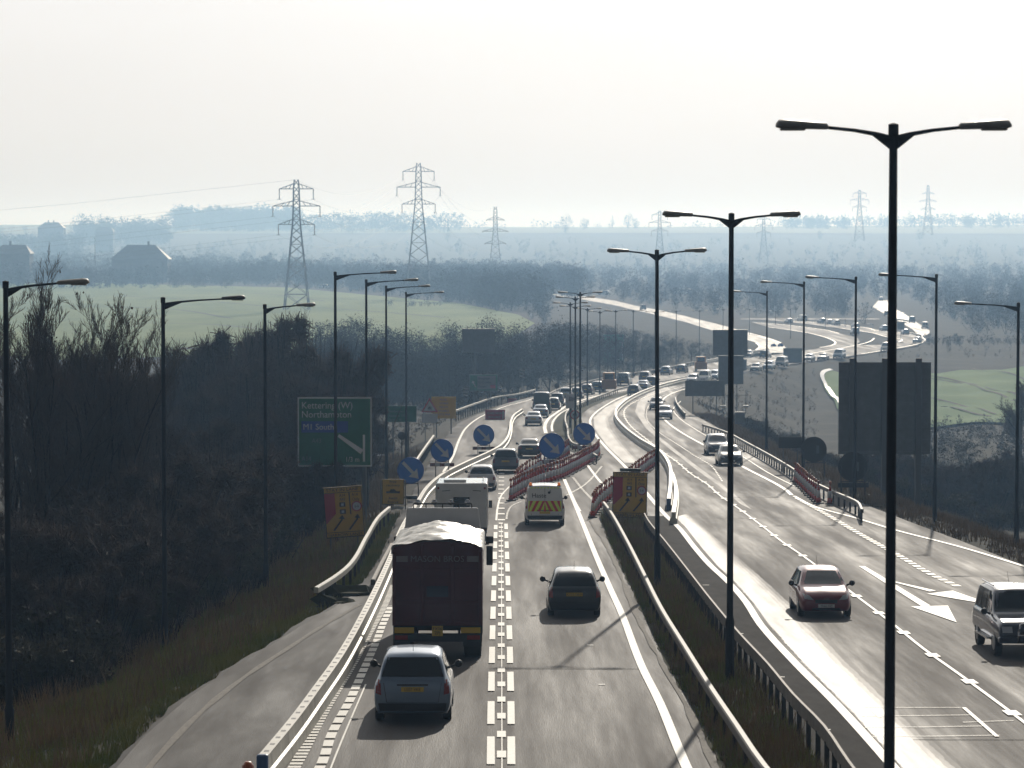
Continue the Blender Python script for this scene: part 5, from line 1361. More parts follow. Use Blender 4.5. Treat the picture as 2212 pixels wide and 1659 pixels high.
t = MB(); t.add(tri(.78,-.03)+tri(.78,.0), [(0,1,2),(5,4,3),(0,3,4,1),(1,4,5,2),(2,5,3,0)]); to = t.build('triangle', M['sr'], r); to.location = (0,0,zt_)
MB().add(tri(.56,-.036), [(0,1,2)]).build('triangle_face', M['sw'], to); MB().add([(-.2,-.042,-.2),(.2,-.042,-.2),(.14,-.042,.02),(.02,-.042,.12),(-.12,-.042,.02)], [(0,1,2,3,4)]).build('car_symbol', M['ink'], to)
pp = MB().box(-.72,.72,-.03,0,-.42,.42).build('plate', M['sw'], r); pp.location = (0,0,zt_-1.0); txt(pp, 'Queues', 0, .12, .3, M['ink'], 'CENTER'); txt(pp, 'likely', 0, -.2, .3, M['ink'], 'CENTER')
for x in (-.4,.4): MB().bar((x,.05,-.3),(x,.05,zt_-.2),.04).build('post', M['dull'], r)
# white local sign and matrix board behind
r, pn, W_, H_ = board(1014, 809, 1075, 844, 17, 'junction_sign', 'green-edged white local direction sign below the matrix board', M['sg'], posts=(-.6,.5), border=M['sg_dim'])
M['sw2'] = mat('weathered_white', (0.20,0.23,0.26), 0.6)
strip(pn, [[(-W_*.22,-H_*.42),(W_*.44,-H_*.42),(W_*.44,H_*.42),(-W_*.22,H_*.42)]], M['sw2'], 'white_panel')
for t_, z in (('Broughton', .26), ('Gt Cransley', .02), ('Airport', -.24)): txt(pn, t_, -W_*.19, H_*z, .42, M['ink'], sx=.8)
strip(pn, [[(W_*.24,-H_*.34),(W_*.42,-H_*.34),(W_*.42,-H_*.16),(W_*.24,-H_*.16)]], M['sr'], 'services_symbol', -.024); strip(pn, arrow_quads(-W_*.28,-H_*.28,-W_*.40,H_*.12,.12,.3), M['sg_ink'], 'arrow', -.024)
r, pn, W_, H_ = board(998, 711, 1069, 762, 16, 'matrix_board', 'dark grey matrix board on a mast above the left trees', M['back'], posts=(-.25,), thick=.3, post_r=.16)
MB().box(-W_/2-.05, W_/2+.05, -.1, .5, H_/2+.002, H_/2+.06).build('hood', M['vcb'], pn); 
for x in (-.7, -.45): MB().bar((W_/2*x, .1, H_/2+.05), (W_/2*x, .1, H_/2+.45), .05).build('aerial', M['vcb'], pn)
for (x, y, s, lab) in ((1006, 846, 18, 'striped chevron post left of the white local sign'), (1128, 806, 15, 'small striped marker among the left trees')):
    r, pn, W_, H_ = board(x-5, y-11, x+5, y+12, s, 'chevron_marker', lab, M['post'], posts=(0,), post_r=.04)
    strip(pn, [[(-W_/2, H_*z), (W_/2, H_*(z-.12)), (W_/2, H_*(z-.02)), (-W_/2, H_*(z+.10))] for z in (.3, 0, -.3)], M['sg_ink'], 'stripes')
r, pn, W_, H_ = board(1303, 722, 1348, 793, 10.5, 'far_direction_sign', 'tall misty green direction sign beyond the median lamps', M['sg'], posts=(-.5,.5), border=M['sg_dim'], post_r=.14)
for k in range(6): txt(pn, ('Kettering','Corby','Leicester','A43','A14','The North')[k], -W_*.44, H_*(.42-.12*k), .55, M['sg_dim'])
strip(pn, [[(W_*.40,-H_*.4),(W_*.45,-H_*.4),(W_*.45,H_*.25),(W_*.40,H_*.25)],[(W_*.05,-H_*.22),(W_*.10,-H_*.18),(W_*.40,-H_*.34),(W_*.40,-H_*.40)]], M['sg_ink'], 'route_line')
# sign backs at the right
r, pn, W_, H_ = board(1811, 782, 2011, 982, 36.6, 'large_sign_back', 'large square back of a grey sign on three posts', M['back'], foot=1150, thick=.05, corner=.02)
for k in range(8): MB().box(-W_/2+.02, W_/2-.02, -.05, -.001, -H_/2+.08+k*(H_-.2)/7.2, -H_/2+.16+k*(H_-.2)/7.2).build('rail', M['back'], pn)
for x in (-.71, -.01, .72): MB().box(x*W_/2-.17, x*W_/2+.17, -.34, -.052, -H_/2-6.0, H_/2+.24).build('post', M['dull'], pn, bevel=.01)
def round_back(cx, cy, rad, s, label, base_dy, pl):
    Y = F/s; c = at(cx, cy, Y); gz = at(cx, base_dy, Y).z; root = empty('round_sign_back', (c.x, c.y, gz)); tag(root, label, 'road sign', 'backs of round road signs'); R_ = rad/s; zc = c.z-gz
    d = MB().lathe([(R_*.2,-.02),(R_,-.02),(R_,.02),(R_*.2,.02)], 32, axis='y').build('disc', M['post'], root); d.location = (0,0,zc)
    b = MB()
    for x in (.22,.34): b.box(R_*x, R_*(x+.05), -.06, -.021, -R_*.28, R_*.28)
    b.box(R_*.20, R_*.41, -.04, -.0205, -R_*.30, R_*.30)
    b.build('bracket', M['dull'], d)
    f = MB()
    for sx in (-.8,.8): f.bar((sx*R_,-.05,0),(sx*R_,-.05,zc+(R_*.1)),.03); f.bar((sx*R_,-.05,zc-R_*.6),(sx*R_,-.8,0),.025)
    f.bar((-R_*.85,-.05,zc-R_*1.02),(R_*.85,-.05,zc-R_*1.02),.03); f.build('stand', M['post'], root)
    if pl: MB().box(*pl, .02, .05, zc-R_*1.42, zc-R_*1.10).build('plank', M['post'], root)
    return root
round_back(1842, 1008, 32, 37, 'back of a round sign below the large grey sign back', 1078, (-.85,.95))
round_back(1758, 971, 28, 33, 'back of a round sign further up behind the right crash fence', 1035, None)
board(1682, 944, 1733, 968, 32, 'sign_back', 'dark plate with a box on top left of the further round sign back', M['post'], posts=(-.6,.6), foot=1030, post_r=.03)
r, pn, W_, H_ = board(1552, 768, 1606, 830, 16, 'sign_back', 'tall grey box sign back directly below the upper board', M['back'], posts=(-.5,.5), foot=880, thick=.4)
r2, pn2, W_, H_ = board(1540, 713, 1615, 768, 15.6, 'matrix_board', 'grey matrix board stacked above another behind the second tall lamp post', M['back'], posts=(0,), foot=880, thick=.4, post_r=.15)
MB().box(-W_/2, W_/2, -.1, .5, H_/2+.002, H_/2+.06).build('hood', M['vcb'], pn2)
board(1480, 822, 1565, 856, 19, 'sign_back', 'wide dark sign back on the inside of the right-hand bend', M['back'], posts=(-.6,.6), foot=925)
board(1692, 752, 1733, 783, 11, 'sign_back', 'small dark square sign back beside the queue far off', M['back'], posts=(-.5,.5), foot=800)
board(1595, 776, 1613, 809, 12, 'sign_back', 'narrow dark sign back right of the tall box sign', M['back'], posts=(0,), foot=820)
board(1588, 890, 1609, 916, 22, 'cabinet', 'dull green roadside cabinet on the brown bank', M['back'], foot=930, thick=.5, cat='cabinet')
board(1938, 696, 1954, 712, 8.8, 'sign_back', 'tiny grey sign back against the gleaming distant road', M['back'], posts=(0,), foot=725)
# striped post and twin white gate-like frame on the bank
r, pn, W_, H_ = board(1559, 841, 1614, 866, 20, 'sensor_frame', 'thin white-footed metal frame on the bank behind the second tall lamp post', M['post'], posts=(-.9,.9), foot=880, cat='frame', post_r=.03)
for ch in list(r.children):
    if ch.name.startswith('panel'):
        me = MB(); me.box(-W_/2, W_/2, -.02, .02, -.03, .03).box(-W_/2,-W_/2+.04,-.02,.02,-H_/2,H_/2).box(W_/2-.04,W_/2,-.02,.02,-H_/2,H_/2); ch.data = me.build('tmp', M['dull']).data; bpy.data.objects.remove([o for o in bpy.data.objects if o.name.startswith('tmp')][0])
for x in (-.45,.45): MB().box(x*W_-.3, x*W_+.3, -.2,.2, 0,.22).build('white_foot', M['sw'], r)
# orange plant machines by the lane
def plant(x, y, s, w_, h_, label):
    p = G(x, y); o = empty('works_machine', p); tag(o, label, 'works plant')
    MB().box(-w_/2, w_/2, 0, 2.4, .35, h_*.62).build('body', M['sor'], o, bevel=.08); MB().box(-w_/2*.8, w_/2*.8, .5, 2.1, h_*.62, h_).build('cab', M['sor'], o, bevel=.1)
    MB().box(-w_/2*.6, w_/2*.6, .48, .499, h_*.66, h_*.93).build('window', M['glass'], o)
    for s_ in (-1,1):
        for yy in (.4, 2.0): MB().lathe([(.15,-.12),(.36,-.14),(.36,.14),(.15,.12)], 14, org=(s_*w_*.42, yy, .36), axis='x').build('wheel', M['tyre'], o)
plant(1316, 846, 12, 2.1, 2.7, 'orange works machine parked on the reserve behind the median lamps')
plant(1515, 802, 9.5, 2.1, 2.6, 'orange brown works machine by the far parapet')
for (x, y, lab) in ((868,1000,'dark lollipop-shaped marker post on the verge'),(1203,868,'dark marker post by the far crash fence')):
    p = T(x, y) if x < 900 else G(x, y); o = MB().bar((0,0,-.3),(0,0,1.9),.05).build('marker_post', M['post']); o.location = p; tag(o, lab, 'marker post'); MB().lathe([(.05,-.03),(.33,-.03),(.33,.03),(.05,.03)],16,org=(0,0,2.1),axis='y').build('disc', M['post'], o)
# litter and spoil
M['bag'] = mat('white_plastic', (0.5,0.5,0.5), 0.4)
def litter(p, sz, label, name='plastic_bag'):
    bm = bmesh.new(); bmesh.ops.create_icosphere(bm, subdivisions=2, radius=1)
    for v_ in bm.verts:
        k = 1 + .35*math.sin(v_.co.x*5+v_.co.y*7)+random.uniform(-.2,.2); v_.co = Vector((v_.co.x*sz*1.6*k, v_.co.y*sz*k, max(-.02, v_.co.z*sz*.7*k)))
    me = bpy.data.meshes.new(name); bm.to_mesh(me); bm.free(); me.materials.append(M['bag'] if name != 'spoil_heap' else M['reserve']); o = bpy.data.objects.new(name, me); o.location = p; link(o); tag(o, label, 'litter' if name != 'spoil_heap' else 'spoil heap'); return o
litter(T(186,1386), .22, 'crumpled white plastic bag in the dark left grass'); litter(T(815,988), .45, 'pale scrap of sheeting right of the big green sign')
for x, y, sz, lab in ((770,1300,.7,'dark earth heap beside the hard shoulder by the fence ramp'),(745,1322,.5,'low heap of turned earth on the edge of the hard shoulder')): litter(T(x-20,y-6), sz, lab, 'spoil_heap')
# ================================================================ vegetation
M['bark'] = mat('bark', (0.022,0.018,0.015), 0.95, var=0.3, vscale=3, spec=0.1)
M['twig'] = mat('bare_twigs', (0.040,0.030,0.025), 0.9, col2=(0.080,0.055,0.042), vscale=0.5, spec=0.15)
M['twig_far'] = mat('winter_crown', (0.028,0.028,0.022), 0.95, col2=(0.045,0.042,0.030), vscale=0.08, spec=0.05)
M['scrubby'] = mat('brown_scrub', (0.050,0.038,0.026), 0.95, col2=(0.085,0.065,0.045), vscale=0.15, spec=0.1)
M['leaf'] = mat('bramble_leaves', (0.030,0.032,0.014), 0.8, col2=(0.065,0.048,0.024), vscale=0.8, spec=0.2)
M['ever'] = mat('evergreen_needles', (0.012,0.022,0.012), 0.8, var=0.3, vscale=0.5, spec=0.2)
M['grass'] = mat('grass_blades', (0.12,0.17,0.025), 0.55, col2=(0.28,0.25,0.07), vscale=0.35, spec=0.3)
M['dry'] = mat('dry_grass', (0.30,0.21,0.12), 0.7, col2=(0.14,0.10,0.055), vscale=0.5, spec=0.3)
def prisms(A, B, ra, rb, n=3):
    """many tapering prisms at once: A,B (k,3)"""
    d = B - A; L = np.linalg.norm(d, axis=1, keepdims=True) + 1e-9; d = d / L
    up = np.where(np.abs(d[:, 2:3]) > .9, np.array([[1., 0, 0]]), np.array([[0, 0, 1.]]))
    u = np.cross(d, up); u /= np.linalg.norm(u, axis=1, keepdims=True); v = np.cross(d, u)
    k = len(A); V = np.empty((k, 2*n, 3))
    for j in range(n):
        t = 2*math.pi*j/n; r = u*math.cos(t) + v*math.sin(t)
        V[:, j] = A + r * ra[:, None]; V[:, n+j] = B + r * rb[:, None]
    base = (np.arange(k) * 2*n)[:, None]
    Fq = np.concatenate([base + np.array([[j, (j+1) % n, n+(j+1) % n, n+j]]) for j in range(n)], 0)
    return V.reshape(-1, 3), Fq
def quads(C, U, Vv):
    """quads centred at C spanned by U and V"""
    k = len(C); V = np.stack([C-U-Vv, C+U-Vv, C+U+Vv, C-U+Vv], 1).reshape(-1, 3)
    return V, (np.arange(k)*4)[:, None] + np.arange(4)[None, :]
def rvec(n, up=0.0):
    d = rng.normal(size=(n, 3)); d[:, 2] += up
    return d / np.linalg.norm(d, axis=1, keepdims=True)
def branching(height, stems, levels, kids, spread, r0, upw=.35, seglen=.32, wob=.12):
    """returns per-level arrays of segments (A,B,ra,rb)"""
    segs = [[], []]
    tips = []
    cur = []
    for s in range(stems):
        a = rng.uniform(0, 2*math.pi); off = rng.uniform(0, .35) * (stems > 1)
        d = np.array([math.cos(a)*spread*.5*(stems > 1), math.sin(a)*spread*.5*(stems > 1), 1.0]); d /= np.linalg.norm(d)
        cur.append((np.array([math.cos(a)*off, math.sin(a)*off, -.3]), d, height*rng.uniform(.75, 1.0), r0, 0))
    while cur:
        p, d, L, r, lv = cur.pop()
        n = max(3, int(6 - lv)); q = p.copy(); dd = d.copy()
        for i in range(n):
            dd = dd + rng.normal(size=3) * wob; dd[2] += upw * .12; dd /= np.linalg.norm(dd)
            q2 = q + dd * L / n
            ra = r * (1 - .8*i/n); rb = r * (1 - .8*(i+1)/n)
            segs[0 if lv < 2 else 1].append((q, q2, ra, rb))
            if lv < levels and (i >= 1 or lv > 0):
                for c in range(kids[lv]):
                    t = rng.uniform(0, 1); pp = q + (q2 - q) * t
                    side = rng.normal(size=3); side -= dd * side.dot(dd); side /= np.linalg.norm(side) + 1e-9
                    nd = dd * rng.uniform(.45, .9) + side * spread * rng.uniform(.6, 1.1); nd[2] += upw; nd /= np.linalg.norm(nd)
                    cur.append((pp, nd, L * rng.uniform(.30, .48) * (1 - .35*i/n), max(.006, ra*.45), lv+1))
            q = q2
    out_ = []
    for sgs in segs:
        if not sgs: out_.append(None); continue
        out_.append((np.array([s[0] for s in sgs]), np.array([s[1] for s in sgs]), np.array([s[2] for s in sgs]), np.array([s[3] for s in sgs])))
    return out_
def proto_tree(height, stems, kids, spread, r0, levels=3, leafy=0, upw=.35, extra=0):
    lim, tw = branching(height, stems, levels, kids, spread, r0, upw)
    V1, F1 = prisms(*lim, n=4)
    A, B, ra, rb = tw
    V2, F2 = prisms(A, B, np.maximum(ra, .009), np.maximum(rb, .006), n=3)
    if leafy:
        i = rng.integers(0, len(B), leafy); C = B[i] + rng.normal(size=(leafy, 3)) * .15
        u = rvec(leafy) * rng.uniform(.03, .08, (leafy, 1)); v = np.cross(u, rvec(leafy))
        V3, F3 = quads(C, u, v); F3 = F3 + len(V2); V2 = np.vstack([V2, V3]); F2 = np.vstack([F2, F3])
    return (V1, F1), (V2, F2)
def proto_bush(w_, h_, n, leaf=0):
    """dense thicket: fine upright stems and a cloud of twigs in clumps"""
    k = 60
    a = rng.uniform(0, 2*math.pi, k); r = w_ * np.sqrt(rng.uniform(0, 1, k)) * .6
    A = np.c_[r*np.cos(a), r*np.sin(a), np.full(k, -.3)]; hh = h_ * (1 - (r / w_)**2 * .8) * rng.uniform(.7, 1.05, k)
    B = A + np.c_[rng.normal(0, .12, k)*h_ + .35*A[:, 0], rng.normal(0, .12, k)*h_ + .35*A[:, 1], hh]
    V1, F1 = prisms(A, B, np.full(k, .05), np.full(k, .012), n=3)
    nc = 46
    t = rng.uniform(.25, 1, nc); j = rng.integers(0, k, nc)
    Cc = A[j] + (B[j] - A[j]) * t[:, None]; rad = rng.uniform(.10, .20, nc) * min(w_, h_) * 1.5
    i = rng.integers(0, nc, n); d = rvec(n) * (rng.uniform(0, 1, (n, 1)) ** .5)
    P = Cc[i] + d * rad[i][:, None] * np.array([[1, 1, 1.15]])
    P[:, 2] = np.abs(P[:, 2])
    dirs = rvec(n, .9) + d * .6; dirs /= np.linalg.norm(dirs, axis=1, keepdims=True)
    L = rng.uniform(.25, .75, (n, 1)) * (h_ / 6 + .5)
    V2, F2 = prisms(P - dirs * L / 2, P + dirs * L / 2, rng.uniform(.010, .022, n) * (h_/6+.5), np.full(n, .004), n=3)
    if leaf:
        ii = rng.integers(0, n, leaf); C = P[ii] + rng.normal(size=(leaf, 3)) * .1; u = rvec(leaf) * rng.uniform(.04, .10, (leaf, 1)); v = np.cross(u, rvec(leaf))
        V3, F3 = quads(C, u, v); F3 = F3 + len(V2); V2 = np.vstack([V2, V3]); F2 = np.vstack([F2, F3])
    return (V1, F1), (V2, F2)
def crown_far(h_, w_, n, z0=.25, shape='round'):
    """far crown out of clumps of leaf-sized faces; returns V,F of quads plus trunk prisms"""
    nc = int(np.clip(n // 14, 8, 60))
    d = rvec(nc) * (rng.uniform(.1, 1, (nc, 1)) ** .45)
    if shape == 'cone':
        t = rng.uniform(0, 1, nc); a = rng.uniform(0, 6.28, nc); r = w_ * (1 - t) * rng.uniform(.3, 1, nc); Cc = np.c_[r*np.cos(a), r*np.sin(a), h_*(z0 + (1-z0)*t)]
        rad = w_ * .22 * (1.1 - t)
    else:
        Cc = np.c_[d[:, 0]*w_, d[:, 1]*w_, h_*((1+z0)/2 + d[:, 2]*(1-z0)/2*.92)]; rad = w_ * rng.uniform(.14, .36, nc)
    i = rng.integers(0, nc, n)
    P = Cc[i] + rng.normal(size=(n, 3)) * rad[i][:, None] * .45
    sz = w_ * rng.uniform(.035, .085, (n, 1)) * (170.0 / max(n, 60)) ** .35; u = rvec(n, .5) * sz; v = np.cross(u, rvec(n)) * .6
    V, Fq = quads(P, u, v)
    k = 6; A = np.zeros((k, 3)); A[:, 2] = np.linspace(-.5, h_*.3, k); B = Cc[rng.integers(0, nc, k)]; A[0] = (0, 0, -.5); B[0] = (0, 0, h_*.8)
    V2, F2 = prisms(A, B, np.full(k, h_*.010), np.full(k, h_*.003), n=3)
    return V, Fq, V2, F2
def mesh_of(V, Fq, name, m):
    o = np_mesh(name, V, Fq, m); me = o.data; bpy.data.objects.remove(o); return me
PROT = {}
def make_protos():
    P = {}
    P['tall'] = [proto_tree(12.5, 1, (3, 4, 4), .62, .15, 3, leafy=90) for _ in range(2)] + [proto_tree(11.5, 3, (2, 3, 4), .5, .11, 3, leafy=70) for _ in range(3)]
    P['thicket'] = [proto_bush(3.6, 9.0, 9000, 900) for _ in range(3)]
    P['scrub'] = [proto_bush(2.2, 3.0, 3600, 1500) for _ in range(3)]
    P['field_tree'] = [proto_tree(9.0, 1, (5, 5, 4), .8, .22, 3, leafy=60, upw=.45)]
    for k, lst in P.items():
        PROT[k] = []
        for (V1, F1), (V2, F2) in lst:
            PROT[k].append((mesh_of(V1, F1, 'trunk', M['bark']), mesh_of(V2, F2, 'crown', M['twig'] if k != 'scrub' else M['leaf'])))
    PROT['far'] = []
    for _ in range(5):
        V, Fq, V2, F2 = crown_far(11, 4.0, 5000, z0=.0); PROT['far'].append((mesh_of(V2, F2, 'trunk', M['bark']), mesh_of(V, Fq, 'crown', M['twig_far'])))
    V, Fq, V2, F2 = crown_far(14, 3.6, 600, z0=.12, shape='cone'); PROT['conifer'] = [(mesh_of(V2, F2, 'trunk', M['bark']), mesh_of(V, Fq, 'crown', M['ever']))]
make_protos()
def plant_tree(kind, X, Y, label, sc=1.0, group=None, cat='tree', name='bare_tree', wide=1.0, k=None):
    tm, cm = PROT[kind][k if k is not None else int(rng.integers(0, len(PROT[kind])))]
    r = empty(name, (X, Y, ground_at(X, Y) - .1), rng.uniform(0, 6.28)); r.scale = (sc*wide, sc*wide, sc); tag(r, label, cat, group)
    link(bpy.data.objects.new('trunk' if cat == 'tree' else 'stems', tm), r); link(bpy.data.objects.new('crown' if cat == 'tree' else 'twigs', cm), r)
    return r
def X_of(dx, Y): return (dx - CX) / F * Y
# ---- tall bare trees at the left
i = 0
lefts = [(-18,118,1.05),(30,126,1.1),(62,110,1.0),(95,135,1.08),(122,116,.95),(160,128,1.0),(176,141,1.0),(205,120,.93),(236,131,1.05),(262,119,.98),(285,140,.95),(318,129,.82),(345,138,.72),(-70,122,1.1),(-130,130,1.1),(45,150,1.1),(140,158,1.1),(225,160,1.05)]
side = ['leftmost','second from left','slim','forked','narrow','leaning','broad','twiggy','tallest','many-stemmed','thin-topped','low','shortest','hidden','outermost','further','further forked','further slender']
for (dx, Y, sc), a in zip(lefts, side):
    plant_tree('tall', X_of(dx, Y), Y, f'{a} bare tree of the tall group against the pasture at left', sc=sc*.96, group='tall bare trees on the left slope', wide=.85)
# ---- dense thicket behind the verge lamps
tops = [(330,775),(380,752),(430,738),(475,712),(520,690),(565,676),(610,670),(655,676),(700,690),(735,712)]
for row, (Yb, k) in enumerate(((205, 1.0), (190, .86), (172, .74), (155, .62))):
    for j, dx in enumerate(range(345 + row*8, 735 - row*12, 30)):
        td = float(np.interp(dx, [p[0] for p in tops], [p[1] for p in tops])) + row*95
        Y = Yb + rng.uniform(-6, 6); X = X_of(dx + rng.uniform(-8, 8), Y); g = float(H(X, Y))
        z = at(dx, td, Y).z; sc = max(.35, (z - g) / 9.0)
        plant_tree('thicket', X, Y, f'{ordinal(j+1)} tree from the left in the {("rear","second","third","front")[row]} row of thicket behind the verge lamps',
                   sc=sc, group='thicket trees behind the verge lamps', name='thicket_tree', wide=.85)

LOWT = [(-40,100,.6),(20,98,.62),(70,104,.6),(120,99,.6),(170,105,.62),(215,100,.58),(262,106,.62),(300,112,.66),(335,118,.7),(372,124,.72),(405,130,.75),(440,140,.8),(478,146,.75),(515,150,.7),(60,92,.45),(150,92,.45),(250,96,.45),(-100,100,.6),(330,104,.42),(400,112,.45),(455,122,.5),(510,132,.5)]
for j, (dx, Y, sc) in enumerate(LOWT):
    plant_tree('thicket', X_of(dx, Y), Y, f'dark tangled thicket, {ordinal(1 + sum(q[0] < dx for q in LOWT))} from the left of those low on the left slope', sc=sc, group='low thicket on the left slope', name='thicket_bush', wide=1.35, cat='bush')
# ---- scrub, brambles
scr = []
for row_, (Y0, a, b, n) in enumerate(((88, -120, 210, 16), (97, 0, 330, 16), (108, 120, 440, 16), (120, 260, 520, 14), (133, 350, 600, 14), (148, 430, 640, 12), (165, 560, 700, 10), (185, 640, 790, 10), (205, 700, 840, 10), (230, 760, 880, 8), (255, 790, 930, 8))):
    for j in range(n):
        dx = a + (b - a) * (j + rng.uniform(-.3, .3)) / n; Y = Y0 + rng.uniform(-5, 5); X = X_of(dx, Y)
        if XL(Y) - X < 5.5: continue
        plant_tree('scrub', X, Y, f'bramble clump {ordinal(j+1)} from the left in the {ordinal(row_+1)} row up the left bank', sc=rng.uniform(.55, .95), group='bramble scrub on the left bank', name='bramble_bush', cat='bush')
# ---- right side
for j, (dx, Y, sc) in enumerate([(1905,232,.7),(1950,240,.8),(1995,228,.7),(2040,246,.75),(2085,236,.75),(2130,228,.8),(2175,240,.85),(2220,230,.8),(2265,238,.8),(1930,205,.5),(2000,205,.5),(2070,206,.5),(2140,200,.5),(2200,205,.55),(2320,220,.8)]):
    plant_tree('scrub' if Y < 210 else 'thicket', X_of(dx, Y), Y, f'{ordinal(j % 9 + 1)} grey-green shrub from the left in the {("rear" if j < 9 else "front")} row right of the large sign back', sc=sc*(1.2 if Y < 210 else .62), group='shrubs on the right slope', name='shrub', cat='bush', wide=1.3)
plant_tree('field_tree', X_of(2208, 330), 330, 'lone bare tree on the field edge behind the rightmost lamp', sc=1.15, wide=1.1)
for j in range(26):
    t = j / 25; dx = 1480 + 420*t; Y = 330 - 120*t + rng.uniform(-6, 6); X = X_of(dx, Y)
    if X - XR(Y) < 4: X = float(XR(Y)) + rng.uniform(4, 9)
    plant_tree('scrub', X, Y, f'{ordinal(j+1)} clump of brown scrub along the bank from the bend towards the camera', sc=rng.uniform(.3, .6), group='scrub on the right bank', name='scrub_bush', cat='bush')
# ---- hedge of misty trees beyond the closed lane
for row, (Y0, off) in enumerate(((470, 0), (430, 26), (395, 50))):
    for j in range(26 - row*5):
        dx = 700 + j * 22 + rng.uniform(-8, 8); Y = Y0 + rng.uniform(-12, 12); X = X_of(dx, Y)
        if XL(Y) - X < 7: continue
        td = float(np.interp(dx, [700,760,840,940,1000,1060,1120,1200,1280], [672,668,690,712,682,672,690,676,690])) + off
        g = float(H(X, Y)); sc = max(.4, (at(dx, td, Y).z - g) / 11.5)
        plant_tree('far', X, Y, f'{ordinal(j+1)} misty tree from the left in the {("rear","middle","front")[row]} row behind the matrix board', sc=sc, group='belt of misty trees left of the road', name='belt_tree', wide=1.15)
for row in range(2):
    for j in range(20):
        dx = 1190 + j * 20 + rng.uniform(-6, 6); Y = 600 - row*60 + rng.uniform(-12, 12); X = X_of(dx, Y)
        if XL(Y) - X < 6: continue
        td = float(np.interp(dx, [1190,1260,1366,1484,1560,1620], [672,668,688,712,735,765])) + row*26 + 6
        g = float(H(X, Y)); sc = max(.2, (at(dx, td, Y).z - g) / 12.5)
        plant_tree('far', X, Y, f'{ordinal(j+1)} misty tree from the left in the {("rear","front")[row]} row below the slip road', sc=sc, group='misty trees below the slip road', name='hollow_tree', wide=1.3)
# ---- woods that read as one mass
def wood(name, label, pts, m=None, kind='stuff', n=90, hmin=8, hmax=13, z0=.0):
    VV = []; FF = []; c = 0
    lib = [crown_far(1.0, .38, n, z0=z0) for _ in range(6)]
    for X, Y in pts:
        V, Fq, V2, F2 = lib[int(rng.integers(0, 6))]; h_ = rng.uniform(hmin, hmax); a = rng.uniform(0, 6.28); ca, sa = math.cos(a), math.sin(a)
        g = float(H(X, Y))
        for Q, Fz in ((V, Fq), (V2, F2)):
            W_ = np.c_[(Q[:, 0]*ca - Q[:, 1]*sa)*h_*1.25 + X, (Q[:, 0]*sa + Q[:, 1]*ca)*h_*1.25 + Y, Q[:, 2]*h_ + g]
            VV.append(W_); FF.append(Fz + c); c += len(W_)
    o = np_mesh(name, np.vstack(VV), np.vstack(FF), m or M['twig_far']); tag(o, label, kind=kind); return o
def scatter(dx0, dx1, Y0, Y1, n, cond=None):
    out_ = []
    while len(out_) < n:
        Y = math.exp(rng.uniform(math.log(Y0), math.log(Y1))); dx = rng.uniform(dx0, dx1)
        if cond is None or cond(dx, Y): out_.append((X_of(dx, Y), Y))
    return out_
def row_dy(Y, X): return HZ - F * float(H(X, Y)) / Y
_allroads = []
for pts in ([(1187,636),(1366,665),(1484,690),(1600,719),(1670,738),(1670,752),(1640,764)], [(1625,697),(1750,714),(1830,732),(1830,745),(1780,756)], [(1661,691),(1816,705),(1885,716),(1950,724),(1970,740),(1900,757)], [(1911,649),(1925,672),(1965,698),(2000,720),(1990,735)], [(1600,689),(1900,689)]):
    _allroads.append(smooth_path(np.array([tuple(G(*p)) for p in pts]), 5))
_allroads = np.vstack(_allroads)
def clear_of_roads(dx, Y, m_=16):
    X = X_of(dx, Y)
    if Y < 700 and (XL(Y) - m_ < X < XR(Y) + m_): return False
    d = (_allroads[:, 0]-X)**2 + ((_allroads[:, 1]-Y)*.35)**2
    return d.min() > m_*m_
def field_top(dx): return float(np.interp(dx, [-300,200,300,600,850,1050,1160,1300], [606,604,606,622,641,668,700,735]))
def los(dx, Y, h_):
    if not (1180 < dx < 1640): return True
    sd_ = float(np.interp(dx, [1187,1262,1366,1484,1616], [641,654,675,703,742])); sy = F*25/(sd_-HZ)
    return Y > sy + 10 or row_dy(Y, X_of(dx, Y)) - F*h_/Y > sd_ + 1
def beyond_field(dx, Y):
    X = X_of(dx, Y)
    if not los(dx, Y, 16): return False
    return row_dy(Y, X) < field_top(dx) - 2
wood('valley_woodland', 'dark misty woodland behind the left pasture', scatter(-500, 1250, 1010, 1900, 750, lambda dx, Y: beyond_field(dx, Y) and not (215 < dx < 380 and Y < 1760)), n=520, hmin=9, hmax=15)
wood('valley_woodland', 'misty trees in front of the leftmost dark house', scatter(-120, 150, 1480, 1620, 60), n=400, hmin=10, hmax=15)
wood('hillside_woodland', 'hazy trees around the hilltop house', scatter(-60, 175, 2950, 3150, 80), n=250, hmin=18, hmax=26)
wood('valley_woodland', 'low dark bushes in front of the barn walls', scatter(130, 500, 1480, 1680, 110), n=300, hmin=8, hmax=13)
wood('valley_woodland', 'misty scrub and trees between the far roads', scatter(1150, 2900, 760, 1650, 1300, lambda dx, Y: clear_of_roads(dx, Y, 13) and los(dx, Y, 10) and row_dy(Y, X_of(dx, Y)) < (790 if dx > 1750 else 712 if dx < 1500 else 760) and not (dx < 1640 and row_dy(Y, X_of(dx, Y)) > field_top(dx) and dx < 1200)), n=420, hmin=4, hmax=9)
wood('valley_woodland', 'blue misty woodland low on the far slope', scatter(-900, 950, 1800, 2700, 500, lambda dx, Y: dx < 950 - (Y-1800)*.6), n=460, hmin=10, hmax=17)
wood('valley_woodland', 'thin misty woodland along the foot of the far hill', scatter(850, 3300, 1500, 2300, 800), n=380, hmin=6, hmax=11)
wood('hillside_woodland', 'pale blue wood covering the left hilltop', scatter(-900, 60, 3900, 4300, 120), n=150, hmin=9, hmax=15)
